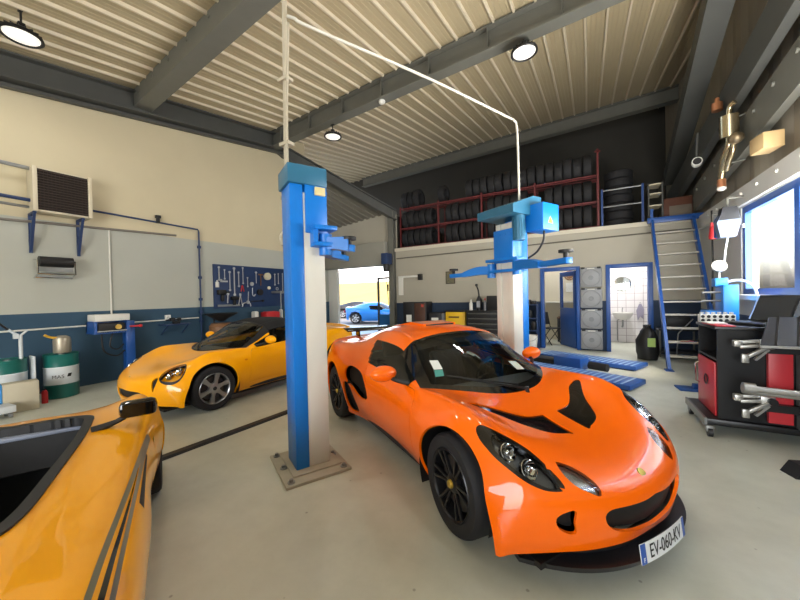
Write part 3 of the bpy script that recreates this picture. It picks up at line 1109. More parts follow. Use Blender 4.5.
WHEELS = [(0, .745, .300, .300, .19), (-2.30, .775, .315, .315, .23)]
HEADLAMP = smooth_poly([(.170,.722),(.180,.698),(.212,.668),(.274,.606),(.385,.545),(.495,.518),(.550,.505),(.580,.510),(.568,.553),(.522,.624),(.454,.684),(.343,.731),(.244,.744),(.190,.738)], 6)
HEADGLASS = smooth_poly([(.262,.690),(.262,.668),(.305,.632),(.392,.572),(.490,.532),(.558,.526),(.562,.548),(.530,.597),(.455,.668),(.378,.706),(.315,.720),(.280,.712)], 6)
SIDELAMP = smooth_poly([(.482,.455),(.490,.440),(.515,.402),(.569,.358),(.632,.336),(.660,.346),(.660,.366),(.640,.398),(.598,.448),(.538,.470)], 6)
HOODVENT = np.concatenate([np.array([(.097,.066),(.318,.066)]), smooth_poly([(.318,.066),(.314,.12),(.298,.185),(.262,.262),(.178,.340),(.09,.408),(.015,.485),(-.065,.575),(-.095,.560),(-.072,.455),(-.02,.375),(.03,.310),(.078,.230),(.094,.15),(.097,.066)], 5)[:-10]])
MOUTH = smooth_poly([(-.1,.388),(.1,.388),(.22,.390),(.325,.390),(.362,.362),(.340,.312),(.265,.270),(.12,.245),(-.1,.243)], 6)
SIDEDUCT = smooth_poly([(.500,.404),(.545,.398),(.582,.378),(.590,.350),(.572,.315),(.530,.290),(.500,.293),(.508,.345)], 6)
SCOOP = smooth_poly([(-1.869,.660),(-1.775,.725),(-1.59,.715),(-1.457,.65),(-1.366,.472),(-1.547,.43),(-1.706,.505),(-1.838,.555)], 6)
SILLDUCT = smooth_poly([(-1.905,.53),(-1.77,.50),(-1.69,.32),(-1.73,.215),(-1.885,.20),(-1.917,.33)], 6)
DOOR = np.array([(-.63,.80),(-.50,.70),(-.475,.60),(-.462,.48),(-.458,.26),(-1.26,.26),(-1.34,.42),(-1.40,.60),(-1.46,.80)])

from mathutils.bvhtree import BVHTree
def shell_bvh(sh):
    return BVHTree.FromPolygons([tuple(v) for v in sh.V], [tuple(int(q) for q in f) for f in sh.F])

oc = thing('sports_car', 'orange hard-top sports coupe with black wheels between the two blue lift posts', 'car')
place_car(oc, (-.333, 2.540), radians(-62.448) + YAW)
sh = Shell(NET_COUPE, creases=(8,))
cut_wheels(sh)
sh.cut('frame', 'uv', [(7.97, -1), (7.97, 3.33), (10.02, 3.33), (10.02, -1)])
sh.cut('screen', 'uv', [(8.14, -1), (8.14, 2.78), (9.9, 2.78), (9.9, -1)])
sh.cut('window', 'uv', [(8.45, 3.34), (9.9, 3.34), (10.05, 3.25), (11.72, 3.25), (11.2, 3.93), (10.1, 3.93), (8.45, 3.86)])
sh.cut('door', 'xz', DOOR, v=(3.88, 6.5), over=['body'])
sh.cut('scoop', 'xz', SCOOP, v=(4, 7))
sh.cut('sillduct', 'xz', SILLDUCT, v=(4, 7.5))
sh.cut('headlamp', 'xy', HEADLAMP, u=(2.2, 6), v=(1.5, 5), over=['body'])
sh.cut('headglass', 'xy', HEADGLASS, u=(2.2, 6), v=(1.5, 5))
sh.cut('sidelamp', 'xy', SIDELAMP, u=(2.2, 5), v=(.8, 3.4), over=['body'])
sh.cut('hoodvent', 'xy', HOODVENT, u=(4, 7.9), over=['body'])
sh.cut('mouth', 'yz', MOUTH, u=(0, 3), over=['body'], x=(.4, 1))
sh.cut('duct', 'yz', SIDEDUCT, u=(0, 3.2), over=['body'], x=(.4, 1))
sh.part('body', M_ORANGE, oc, obj='body_shell', lip=.018)
sh.part('frame', MATS['gloss_black'], oc, obj='windscreen_frame')
sh.part('screen', MATS['windscreen_glass'], oc, obj='windscreen')
sh.part('hoodvent', MATS['gloss_black'], oc, obj='bonnet_vent', off=-.009)
sh.part('mouth', MATS['black_trim'], oc, obj='front_grille', off=-.035)
for sd in 'RL':
    sh.part('window', MATS['side_glass'], oc, obj='side_window', side=sd, lip=.01)
    sh.part('door', M_ORANGE, oc, obj='door', side=sd, lip=.02, shrink=.004)
    sh.part('scoop', MATS['black_trim'], oc, obj='side_scoop', side=sd, off=-.06)
    sh.part('sillduct', MATS['black_trim'], oc, obj='sill_duct', side=sd, off=-.05)
    sh.part('duct', MATS['black_trim'], oc, obj='bumper_duct', side=sd, off=-.05)
    sg = -1 if sd == 'R' else 1
    h = sh.part('headlamp', MATS['gloss_black'], oc, obj='headlamp', side=sd, off=-.004, lip=.03)
    sh.part('headglass', MATS['lamp_glass'], h, obj='lamp_cover', off=-.001, side=sd)
    sh.part('headglass', mat('lamp_bowl_grey', '#84888E', .25, metal=.7), h, obj='lamp_bowl', off=-.05, side=sd)
    for (x, y, z, r, m) in [(.335, .655, .605, .045, 'chrome'), (.435, .610, .545, .048, 'chrome')]:
        b = MB()
        M = Matrix.Translation((x, sg * y, z)) @ Matrix.Rotation(radians(58), 4, 'Y')
        b.lathe([(0, -.018), (r * .45, -.012), (r * .8, .0), (r, .016), (r * 1.08, .014), (r * 1.02, -.01), (0, -.03)], 28, M)
        b.sphere(M @ Vector((0, 0, .004)), r * .42)
        b.build('reflector', MATS[m], h)
    s2 = sh.part('sidelamp', MATS['lamp_silver'], oc, obj='indicator_lamp', side=sd, off=-.022)
    sh.part('sidelamp', MATS['lamp_glass'], s2, obj='lamp_cover', off=-.001, side=sd)
    door_mirror(oc, sg, (-.66, sg * .70, .765), (-.80, sg * .865, .835), M_ORANGE, MATS['black_trim'], sc=(1, 1.12, 1.05))
sh.patch('headliner', (sh.cuv[:, 0] > 9.6) & (sh.cuv[:, 0] < 13) & (sh.cuv[:, 1] < 3.1), MATS['interior'], oc, -.025)
for (wx, wy, wz, R, w) in WHEELS:
    for left in (False, True):
        make_wheel(oc, Vector((wx, wy + .05 if left else -wy - .05, wz)), left, R, w, 'black', steer=radians(-5) if wx == 0 else 0)
    arch_liner(oc, wx, wz, R + .055, .80, .46)
u = MB(); u.box(-2.9, -.66, .12, .55, .66, .15)
u.build('underbody', MATS['black_trim'], oc)
cabin(oc, True, MATS['interior'])
# black front splitter with its upturned lip
b = MB()
def _spl_x(y): return .768 - .38 * y * y - .55 * y ** 4
ys = [-.70 + 1.40 * k / 40 for k in range(41)]
outer = [(_spl_x(y), y) for y in ys]
inner = [(_spl_x(y) - .17, y * .93) for y in ys]
lay = [[b.bm.verts.new((x, y, z)) for x, y in L] for L, z in ((inner, .118), (outer, .108), ([(x + .012, y * 1.01) for x, y in outer], .140), ([(x - .008, y) for x, y in outer], .140), (inner, .131))]
for A, B in zip(lay, lay[1:] + lay[:1]):
    for k in range(40):
        b.bm.faces.new([A[k], A[k + 1], B[k + 1], B[k]])
for k in (0, 40):
    b.bm.faces.new([L[k] for L in lay])
b.build('front_splitter', mat('splitter_plastic', '#1C1C1F', .35), oc)
b = MB()
A = [b.bm.verts.new((_spl_x(y) - .085, y * .93, .11)) for y in ys]
B = [b.bm.verts.new((_spl_x(y) - .095, y * .93, .21)) for y in ys]
for k in range(40):
    b.bm.faces.new([A[k], A[k + 1], B[k + 1], B[k]])
b.build('lower_grille', MATS['black_trim'], oc, recalc=False)
# curved number plate
def bend(o, f):
    for v in o.data.vertices:
        v.co = f(v.co)
def plate_f(c):      # c.x along plate, c.y up, c.z out
    y = -c.x
    return Vector((.782 - .30 * y * y + c.z - .12 * c.y, c.x, .172 + c.y))
def plate_box(name, x0, x1, h, z0, z1, m, par):
    b = MB()
    n = 16
    g = [[b.bm.verts.new((x0 + (x1 - x0) * k / n, yy, zz)) for k in range(n + 1)] for yy, zz in ((-h, z0), (-h, z1), (h, z1), (h, z0))]
    for A, B in zip(g, g[1:] + g[:1]):
        for k in range(n):
            b.bm.faces.new([A[k], A[k + 1], B[k + 1], B[k]])
    for k in (0, n):
        b.bm.faces.new([q[k] for q in g])
    o = b.build(name, m, par)
    bend(o, plate_f)
    return o
pl = plate_box('number_plate', -.215, .215, .047, -.004, 0, mat('plate_white', '#E4E6E6', .4), oc)
plate_box('plate_band', -.215, -.178, .0465, 0, .001, mat('plate_blue', '#2A55A8', .4), pl)
plate_box('plate_band', .186, .215, .0465, 0, .001, MATS['plate_blue'], pl)
tx = text_mesh('plate_lettering', 'EV-060-KV', .092, mat('ink_black', '#101010', .5), Matrix(), pl, .0006, xscale=.74)
bend(tx, lambda c: plate_f(Vector((c.x, c.y, c.z + .003))))
tx = text_mesh('plate_country_letter', 'F', .030, MATS['plate_white'], Matrix.Translation((-.197, -.026, 0)), pl, .0006)
bend(tx, lambda c: plate_f(Vector((c.x, c.y, c.z + .0035))))
b = MB(); b.bm.clear(); b.lathe([(0, .006), (.026, .004), (.028, -.006)], 28, Matrix.Translation((.672, 0, .474)) @ Matrix.Rotation(radians(42), 4, 'Y') @ Matrix.Diagonal((1.1, .95, 1, 1)))
b.build('nose_badge', MATS['badge_gold'], oc)
b = MB()
for y in (-.32, .32):
    b.box(-2.92, y - .012, .86, -2.80, y + .012, .99)
b.beam((-2.88, -.50, 1.0), (-2.88, .50, 1.0), .20, .022, up=(.15, 0, 1), bev=.008)
b.build('rear_wing', MATS['gloss_black'], oc)
# wiper, stickers, inside mirror
b = MB()
b.tube([(-.155, .05, .735), (-.24, -.12, .765), (-.40, -.36, .81)], .008, 8, smooth=6)
b.tube([(-.20, .02, .757), (-.31, -.22, .795), (-.47, -.46, .83)], .006, 8, smooth=6)
b.cyl((-.145, .06, .70), (-.15, .055, .745), .016)
b.build('windscreen_wiper', MATS['black_trim'], oc)
b = MB()
b.box(-.84, -.11, .975, -.82, .11, 1.03, .01)
b.build('rear_view_mirror', MATS['interior'], oc)
b = MB(); b.prism([(-1.22, -.20, 1.145), (-1.24, -.20, 1.172), (-1.5, -.20, 1.180), (-1.95, -.18, 1.106), (-1.95, -.18, 1.08), (-1.5, -.2, 1.13)], (0, 0, 0), (0, .40, 0))
sc_ = b.build('roof_scoop', M_ORANGE, oc, smooth=40)
MB().box(-1.236, -.175, 1.15, -1.226, .175, 1.169).build('scoop_opening', MATS['black_trim'], sc_)
bvo = shell_bvh(Shell(NET_COUPE, creases=(8,)))
def sticker(name, pts, m):
    b = MB()
    vs = []
    for (x, y) in pts:
        r = bvo.ray_cast(Vector((x, y, 3)), Vector((0, 0, -1)))
        vs.append(b.bm.verts.new(r[0] + r[1] * .003))
    b.bm.faces.new(vs)
    return b.build(name, m, oc, smooth=0)
sticker('windscreen_sticker', [(-.60, -.50), (-.56, -.44), (-.66, -.42), (-.70, -.48)], mat('sticker_white', '#D8DCD8', .4))
sticker('windscreen_sticker', [(-.535, -.53), (-.50, -.47), (-.555, -.445), (-.595, -.50)], mat('sticker_teal', '#3F8F84', .4))
sticker('windscreen_sticker', [(-.36, .18), (-.37, .28), (-.47, .28), (-.46, .18)], mat('sticker_pale', '#C8CCC0', .4))

def ribbon(name, bv, pts, width, m, parent, n=30, off=.0015, down=True, side=1):
    """thin strip laid on a body along (x, y) points (seen from above) or (x, z) points (seen from the side)"""
    P = np.array(pts, float)
    t = np.concatenate([[0], np.cumsum(np.linalg.norm(P[1:] - P[:-1], axis=1))])
    Q = _spl(P, t, np.linspace(0, t[-1], n))
    T = np.gradient(Q, axis=0)
    T /= np.linalg.norm(T, axis=1)[:, None]
    Nn = np.stack([-T[:, 1], T[:, 0]], 1)
    b = MB()
    rows = []
    for k in range(n):
        w = width if not isinstance(width, (list, tuple)) else width[0] + (width[1] - width[0]) * k / (n - 1)
        row = []
        for s in (-.5, .5):
            q = Q[k] + Nn[k] * w * s
            if down:
                r = bv.ray_cast(Vector((q[0], q[1], 3)), Vector((0, 0, -1)))
            else:
                r = bv.ray_cast(Vector((q[0], 3 * side, q[1])), Vector((0, -side, 0)))
            row.append(None if r[0] is None else b.bm.verts.new(r[0] + r[1] * off))
        rows.append(row)
    for A, B in zip(rows, rows[1:]):
        if None not in A and None not in B:
            b.bm.faces.new([A[0], A[1], B[1], B[0]])
    return b.build(name, m, parent)

# door shut lines need no more; bonnet edge of the orange coupe
OW = [(0, .745, .292, .292, .185), (-2.30, .760, .305, .305, .215)]
LAMP_S1 = smooth_poly([(.545,.555),(.535,.630),(.480,.705),(.408,.748),(.335,.734),(.300,.685),(.320,.615),(.380,.560),(.470,.532)], 6)
# ------------------------------------------------------------------ yellow roadster on the far ramp
yr = thing('roadster', 'yellow roadster with black soft top parked along the blue and white left wall', 'car')
place_car(yr, (-5.13, 2.55), 4.67)
sh = Shell(NET_ROADSTER, creases=(8,))
cut_wheels(sh, .335, .35)
sh.cut('top', 'uv', [(10.02, -1), (10.02, 3.3), (12.1, 3.3), (12.6, 3.9), (13.3, 3.0), (13.6, -1)])
sh.cut('frame', 'uv', [(7.97, -1), (7.97, 3.40), (10.02, 3.40), (10.02, -1)])
sh.cut('screen', 'uv', [(8.08, -1), (8.08, 2.9), (9.9, 2.9), (9.9, -1)])
sh.cut('window', 'uv', [(8.5, 3.41), (9.9, 3.41), (10.03, 3.3), (11.9, 3.3), (11.9, 3.93), (10.1, 3.93), (8.5, 3.86)])
sh.cut('door', 'xz', DOOR + np.array([-.06, 0]), v=(3.88, 6.5), over=['body'])
sh.cut('headlamp', 'xy', LAMP_S1, u=(2.2, 6), v=(1.5, 5), over=['body'])
sh.cut('mouth', 'yz', smooth_poly([(-.1,.362),(.1,.362),(.25,.360),(.36,.352),(.375,.325),(.33,.292),(.2,.268),(-.1,.262)], 6), u=(0, 3), over=['body'], x=(.4, 1))
sh.cut('airhole', 'xy', ngon(.585, .522, .034, 24) * np.array([1, 1]), u=(2, 4.4), over=['body'])
sh.part('body', M_YELLOW, yr, obj='body_shell', lip=.018)
sh.part('top', MATS['soft_top'], yr, obj='soft_top', off=.004, lip=.02)
sh.part('frame', MATS['black_trim'], yr, obj='windscreen_frame')
sh.part('screen', MATS['windscreen_glass'], yr, obj='windscreen')
sh.part('mouth', MATS['black_trim'], yr, obj='front_grille', off=-.03)
bv = shell_bvh(sh)
for sd in 'RL':
    sg = -1 if sd == 'R' else 1
    sh.part('window', MATS['side_glass'], yr, obj='side_window', side=sd)
    sh.part('door', M_YELLOW, yr, obj='door', side=sd, lip=.02, shrink=.004)
    sh.part('airhole', MATS['black_trim'], yr, obj='air_hole', side=sd, off=-.02)
    h = sh.part('headlamp', M_YELLOW, yr, obj='headlamp', side=sd, off=-.05)
    sh.part('headlamp', MATS['lamp_glass'], h, obj='lamp_cover', off=-.001, side=sd)
    for (x, y, z, r) in [(.375, .665, .575, .052), (.455, .615, .535, .050)]:
        b = MB()
        M = Matrix.Translation((x, sg * y, z)) @ Matrix.Rotation(radians(62), 4, 'Y')
        b.lathe([(0, -.018), (r * .45, -.012), (r * .8, .0), (r, .016), (r * 1.08, .014), (r * 1.02, -.01), (0, -.03)], 28, M)
        b.build('reflector', MATS['chrome'], h)
    _q = [(x, sg * y) for x, y in LAMP_S1[::3]]
    ribbon('lamp_gasket', bv, _q + _q[:1], .012, MATS['black_trim'], yr, n=70, off=.001)
    door_mirror(yr, sg, (-.68, sg * .70, .765), (-.82, sg * .865, .85), M_YELLOW, MATS['black_trim'])
    b = MB(); r = bv.ray_cast(Vector((-.45, 3 * sg, .60)), Vector((0, -sg, 0)))
    b.sphere(r[0], 1, (.026, .006, .014), 16)
    b.build('side_indicator', MATS['amber'], yr)
sh.patch('headliner', (sh.cuv[:, 0] > 10.0) & (sh.cuv[:, 0] < 13) & (sh.cuv[:, 1] < 3.1), MATS['interior'], yr, -.025)
for (wx, wy, wz, R, w) in OW:
    for left in (False, True):
        make_wheel(yr, Vector((wx, wy + .05 if left else -wy - .05, wz)), left, R, w, 'silver')
    arch_liner(yr, wx, wz, R + .05, .80, .46)
u = MB(); u.box(-2.9, -.66, .12, .55, .66, .15)
u.build('underbody', MATS['black_trim'], yr)
cabin(yr, True, MATS['interior'])
b = MB(); b.sphere((.66, 0, .492), 1, (.014, .024, .022), 20)
b.build('nose_badge', MATS['badge_gold'], yr)
b = MB(); b.tube([(-.155, .05, .735), (-.24, -.12, .765), (-.40, -.36, .81)], .007, 8, smooth=6)
b.build('windscreen_wiper', MATS['black_trim'], yr)

# ------------------------------------------------------------------ yellow open car in the near corner, seen over its right flank
oy = thing('open_sports_car', 'yellow open-cockpit sports car with grey side stripes in the near left corner', 'car')
place_car(oy, (-3.27, .52), 2.717)
sh = Shell(NET_OPEN, creases=())
cut_wheels(sh, .335, .36)
COCKPIT = smooth_poly([(-.30, -.1), (-.31, .1), (-.35, .34), (-.41, .435), (-.52, .455), (-.8, .462), (-1.2, .447), (-1.55, .432), (-1.66, .38), (-1.70, .2), (-1.70, -.1)], 6)
RIM = smooth_poly([(-.24, -.1), (-.25, .1), (-.29, .35), (-.37, .475), (-.52, .497), (-.8, .502), (-1.2, .487), (-1.58, .472), (-1.71, .41), (-1.76, .2), (-1.76, -.1)], 6)
sh.cut('rim', 'xy', RIM, u=(6, 14), v=(0, 3.8))
sh.cut('cockpit', 'xy', COCKPIT, u=(6, 14), v=(0, 3.8))
sh.cut('headlamp', 'xy', LAMP_S1, u=(2.2, 6), v=(1.5, 5), over=['body'])
sh.cut('door', 'xz', np.array([(-.66,.66),(-.62,.45),(-.58,.22),(-1.30,.22),(-1.38,.42),(-1.42,.66)]), v=(4.1, 6.5), over=['body'])
sh.part('body', M_YELLOW, oy, obj='body_shell', lip=.018)
sh.part('rim', MATS['black_trim'], oy, obj='cockpit_trim', off=.008, lip=.05)
bv = shell_bvh(sh)
m_stripe = mat('stripe_grey', '#6E6A58', .35)
for sd in 'RL':
    sg = -1 if sd == 'R' else 1
    sh.part('door', M_YELLOW, oy, obj='side_panel', side=sd, lip=.02, shrink=.003)
    h = sh.part('headlamp', MATS['lamp_silver'], oy, obj='headlamp', side=sd, off=-.05)
    sh.part('headlamp', MATS['lamp_glass'], h, obj='lamp_cover', off=-.001, side=sd)
    ribbon('side_stripe', bv, [(-2.75, sg * .690), (-2.15, sg * .708), (-1.82, sg * .718), (-1.41, sg * .736), (-1.016, sg * .752), (-.72, sg * .766)], .014, m_stripe, oy)
    ribbon('side_stripe', bv, [(-2.75, sg * .735), (-2.16, sg * .750), (-1.914, sg * .7515), (-1.489, sg * .754), (-.858, sg * .764), (-.70, sg * .769)], .010, m_stripe, oy)
    ribbon('black_line', bv, [(-2.75, sg * .712), (-2.165, sg * .731), (-1.914, sg * .736), (-1.594, sg * .743), (-1.25, sg * .7485)], [.018, .002], MATS['gloss_black'], oy)
    ribbon('side_vent', bv, [(-1.56, sg * .775), (-1.25, sg * .770), (-.98, sg * .768)], [.014, .004], MATS['black_trim'], oy)
    hm = door_mirror(oy, sg, (-.70, sg * .52, .75), (-.715, sg * .725, .838), MATS['gloss_black'], MATS['black_trim'], sc=(.8, .9, .9), boxy=True)
    r = bv.ray_cast(Vector((-.62, 3 * sg, .60)), Vector((0, -sg, 0)))
    b = MB(); b.sphere(r[0], 1, (.022, .004, .022), 16)
    b.build('side_badge', MATS['badge_gold'], oy)
for (wx, wy, wz, R, w) in OW:
    for left in (False, True):
        make_wheel(oy, Vector((wx, wy + .06 if left else -wy - .06, wz)), left, R, w, 'black')
    arch_liner(oy, wx, wz, R + .05, .80, .50)
u = MB(); u.box(-2.9, -.66, .12, .55, .66, .15)
u.build('underbody', MATS['black_trim'], oy)
b = MB()
b.box(-1.72, -.45, .15, -.30, .45, .18)
for sg in (1, -1):
    b.box(-1.70, sg * .455, .15, -.30, sg * .475, .72)
b.box(-1.74, -.45, .15, -1.70, .45, .74)
b.box(-.26, -.45, .15, -.22, .45, .70)
b.build('cockpit_tub', MATS['interior'], oy)
b = MB()
b.prism([(-.27, -.43, .69), (-.345, -.43, .69), (-.36, -.43, .64), (-.40, -.43, .50), (-.27, -.43, .45)], (0, 0, 0), (0, .86, 0))
b.build('dashboard', MATS['interior'], oy)
MB().box(-.355, -.42, .675, -.30, .42, .70, .008).build('dash_pale_strip', mat('dash_grey', '#8C94A6', .3), oy)  # pale strip along the dashboard's top edge
for y in (.22, -.22):
    b = MB()
    b.box(-1.38, y - .18, .18, -.92, y + .18, .30, .05)
    b.beam((-1.34, y, .24), (-1.62, y, .74), .36, .10, up=(.9, 0, .4), bev=.04)
    b.build('car_seat', MATS['interior'], oy)
steering_wheel(oy, -.66, .22, .60, MATS['interior'])
# ------------------------------------------------------------------ two-post lift (local x: drive direction, local y: towards the other post)
LA = math.atan2(-.46, .89)
def warning_triangle(parent, M, size):
    b = MB()
    t = size
    P = [M @ Vector(p) for p in ((-t / 2, 0, .002), (t / 2, 0, .002), (0, t * .87, .002))]
    b.bm.faces.new([b.bm.verts.new(p) for p in P])
    o = b.build('warning_sign', mat('warning_yellow', '#E8C82A', .5), parent, smooth=0)
    b = MB()
    for q0, q1 in (((-t * .03, t * .22), (t * .10, t * .62)),):
        b.prism([M @ Vector(p) for p in ((-t * .02, t * .60, .003), (t * .10, t * .60, .003), (t * .02, t * .40, .003), (t * .08, t * .40, .003), (-t * .06, t * .12, .003), (-t * .02, t * .33, .003), (-t * .09, t * .33, .003))], (0, 0, 0), M.to_3x3() @ Vector((0, 0, .001)))
    b.build('lightning_mark', MATS['black_plastic'], o, smooth=0)

def lift_post(label, loc, rz, flip, carriage_z):
    """flip=1: white cover faces +y (near post); the far post is turned half round"""
    t = thing('lift_post', label, 'car lift', loc, rz, None)
    b = MB()
    b.box(-.31, -.27, 0, .31, .27, .025, .004); b.box(-.21, -.19, .025, .21, .22, .04, .003)
    b.build('base_plate', mat('base_plate_grey', '#A9A595', .5, noise=.15, nscale=10), t)
    for x in (-.26, 0, .26):
        for y in (-.22, .22):
            b = MB(); b.cyl((x, y, .02), (x, y, .032), .030, seg=12); b.cyl((x, y, .03), (x, y, .052), .016, seg=6)
            b.build('anchor_bolt', m_galv, t)
    b = MB()
    b.box(-.135, -.145, .04, .135, -.035, 2.42, .006)
    b.build('column', m_lift, t)
    b = MB()
    b.box(-.130, -.035, .04, -.055, .145, 2.36, .004); b.box(.055, -.035, .04, .130, .145, 2.36, .004)
    b.box(-.055, -.03, .04, .055, .125, 2.36)
    b.build('spindle_cover', mat('cover_white', '#CFCDC2', .5, noise=.05, nscale=4), t)
    cz = carriage_z
    b = MB()
    b.box(-.15, -.02, cz, .15, .17, cz + .42, .008)
    for k in range(4):
        b.cyl((-.12 + k * .08, .17, cz + .36), (-.12 + k * .08, .178, cz + .36), .014, seg=8)
    b.build('carriage', m_lift, t)
    b = MB()
    b.box(-.25, .02, cz - .12, .25, .22, cz - .085, .004); b.box(-.25, .02, cz + .02, .25, .22, cz + .055, .004)
    b.box(-.22, .02, cz - .085, .22, .06, cz + .02)
    b.build('arm_bracket', m_lift, t)
    return t, cz

def swing_arm(t, piv, ang, L1, L2, z, wave):
    c, s_ = cos(ang), sin(ang)
    P = lambda u, v, w: Vector((piv[0] + u * c - v * s_, piv[1] + u * s_ + v * c, z + w))
    b = MB()
    prof = [(0, -.055), (0, .055)] + [(L1 * k / 8, .05 - wave * sin(min(1, k / 8 * 1.2) * pi / 2) * .06 + (.05 * sin(k / 8 * pi) if wave else 0)) for k in range(9)] + [(L1, -.07), (L1 * .4, -.05)]
    poly = [P(u, -.05, w) for u, w in prof]
    b.prism(poly, (0, 0, 0), P(0, .05, 0) - P(0, -.05, 0))
    b.cyl(P(0, 0, -.1), P(0, 0, .08), .055, seg=16)
    a = b.build('swing_arm', m_lift, t)
    b = MB()
    b.beam(P(L1 * .75, 0, -.035), P(L1 + L2, 0, -.045), .065, .055, bev=.004)
    b.build('arm_extension', m_lift, a)
    b = MB()
    b.cyl(P(L1 + L2 - .05, 0, -.03), P(L1 + L2 - .05, 0, .03), .022, seg=12); b.cyl(P(L1 + L2 - .05, 0, .03), P(L1 + L2 - .05, 0, .055), .062, seg=20)
    b.build('lift_pad', m_black, a)

p1, cz = lift_post('blue lift post with white spindle cover standing in front, left of the orange car', (-2.17, 2.075, 0), LA, 1, 2.02)
b = MB(); b.box(-.165, -.165, 2.42, .165, .17, 2.58, .012)
b.build('top_hood', m_lift_hood, p1)
b = MB(); b.cyl((.0, .10, cz + .30), (.0, .10, cz + .38), .001, seg=6)
b.bm.clear(); b.box(.06, .06, 2.34, .17, .15, 2.41, .004); b.build('limit_switch', mat('switch_beige', '#C9BD8A', .5), p1)
swing_arm(p1, (.17, .14), radians(58), .20, .05, 1.93, 0)
swing_arm(p1, (-.17, .14), radians(118), .35, .15, 1.93, 0)
p2, cz = lift_post('blue lift post with motor box and warning triangle behind the orange car', (-.865, 4.41, 0), LA + pi, 1, 1.86)
b = MB(); b.prism([(-.30, -.2, 2.42), (-.30, .34, 2.42), (-.30, .34, 2.52), (-.30, -.05, 2.66), (-.30, -.2, 2.66)], (0, 0, 0), (.56, 0, 0))
b.build('top_hood', m_lift_hood, p2)
b = MB(); b.box(-.47, -.30, 2.22, -.23, .02, 2.54, .008)
mb_ = b.build('motor_box', m_lift, p2)
warning_triangle(mb_, frame_M(Vector((-.35, .021, 2.28)), (1, 0, 0), (0, 0, 1)), .09)
warning_triangle(mb_, frame_M(Vector((-.471, -.12, 2.30)), (0, -1, 0), (0, 0, 1)), .10)
b = MB(); b.cyl((-.19, .10, 2.12), (-.19, .10, 2.42), .075, seg=24)
for k in range(16):
    a = 2 * pi * k / 16; b.box(-.19 + .075 * cos(a) - .004, .10 + .075 * sin(a) - .004, 2.16, -.19 + .075 * cos(a) + .004, .10 + .075 * sin(a) + .004, 2.38)
b.build('motor', m_lift_hood, p2)
b = MB(); b.tube([(-.40, -.1, 2.22), (-.40, -.08, 2.10), (-.30, -.10, 1.98), (-.14, -.10, 1.90)], .012, 8, smooth=6); b.build('cable', m_black, p2)
swing_arm(p2, (.20, .16), radians(22), .40, .20, 1.78, 1)
swing_arm(p2, (-.20, .16), radians(152), .60, .47, 1.80, 1)

# conduit pole beside the near post up to the roof, and the white cable pipe across to the far post
b = MB()
b.tube([(-2.52, 2.16, 1.98), (-2.55, 2.16, 2.06), (-2.47, 2.16, 2.20), (-2.46, 2.16, 2.6), (-2.40, 2.16, zroof(2.16) - .02)], .022, 10, smooth=5)
b.tube([(-2.44, 2.13, 2.3), (-2.41, 2.13, 3.0), (-2.36, 2.14, 4.0)], .012, 8, smooth=4)
for z in (2.4, 2.9, 3.5):
    b.box(-2.50, 2.12, z, -2.38, 2.2, z + .03)
tag(b.build('conduit_pole', mat('conduit_beige', '#A79F8C', .5)), 'thin beige conduit pole rising from the near blue lift post to the roof', 'conduit')
b = MB()
b.tube([(-2.36, 2.14, 4.06), (-2.29, 2.16, 4.02), (-2.20, 2.3, 3.99), (-1.52, 3.32, 3.87), (-.88, 4.27, 3.70), (-.80, 4.36, 3.66), (-.77, 4.40, 3.56), (-.76, 4.40, 3.0), (-.76, 4.40, 2.66)], .014, 10, smooth=5)
tag(b.build('cable_pipe', mat('pipe_white', '#C6C3B8', .4)), 'white pipe bridging the two blue lift posts overhead', 'pipe')

# black cable ramp on the floor
b = MB()
b.prism([(-.06, 0, .002), (.06, 0, .002), (.035, 0, .022), (-.035, 0, .022)], (0, 0, 0), (0, 1.0, 0))
a0, a1 = Vector((-3.36, 1.50, 0)), Vector((-2.46, 2.02, 0))
a0, a1 = Vector((-3.50, 1.05, 0)), Vector((-3.36, 3.5, 0))
o = b.build('cable_ramp', m_black, smooth=0)
d = a1 - a0
o.location = a0; o.rotation_euler = (0, 0, math.atan2(d.y, d.x) - pi / 2); o.scale = (1, d.length, 1)
tag(o, 'black cable strip on the floor running to the near lift post', 'cable cover')
# ------------------------------------------------------------------ roof lamps
def highbay(loc, label, rod):
    t = thing('high_bay_lamp', label, 'lamp', loc, 0, 'round hanging workshop lamps')
    b = MB(); b.lathe([(0, .11), (.07, .11), (.085, .07), (.17, .055), (.205, .03), (.21, 0), (.195, -.012), (.18, 0), (.175, .02), (0, .02)], 36)
    for k in range(18):
        a = 2 * pi * k / 18; b.beam((.085 * cos(a), .085 * sin(a), .075), (.19 * cos(a), .19 * sin(a), .05), .008, .03)
    b.build('housing', m_black, t)
    b = MB(); b.lathe([(0, -.004), (.12, -.003), (.172, .006), (.172, .018), (0, .018)], 36)
    b.build('diffuser', mat('lamp_diffuser', '#E8E8E6', .4, emit='#FFF8EC', estr=.55), t)
    b = MB(); b.box(-.035, -.035, .11, .035, .035, .18, .006); b.tube([(0, 0, .18), (0, 0, rod)], .012, 8)
    b.box(-.05, -.02, rod - .02, .05, .02, rod)
    b.build('hanger', m_black, t)
    return t
highbay((-6.40, 1.30, 4.98), 'round hanging lamp at the roof in the top left corner', .36)
highbay((-.87, 5.74, 5.40), 'round hanging lamp on the rafter above the far lift post', .28)
highbay((-5.30, 6.10, 5.34), 'small round hanging lamp above the near lift post', .30)
t = thing('ceiling_sensor', 'small white sensor hanging below the middle rafter', 'sensor', (-3.79, 5.96, 5.62))
MB().sphere((0, 0, .02), .075, (1, 1, .7)).cyl((0, 0, .02), (0, 0, .1), .06).build('sensor_body', m_white, t)
MB().tube([(0, 0, .09), (0, 0, .16)], .008, 6).build('rod', m_steel, t)

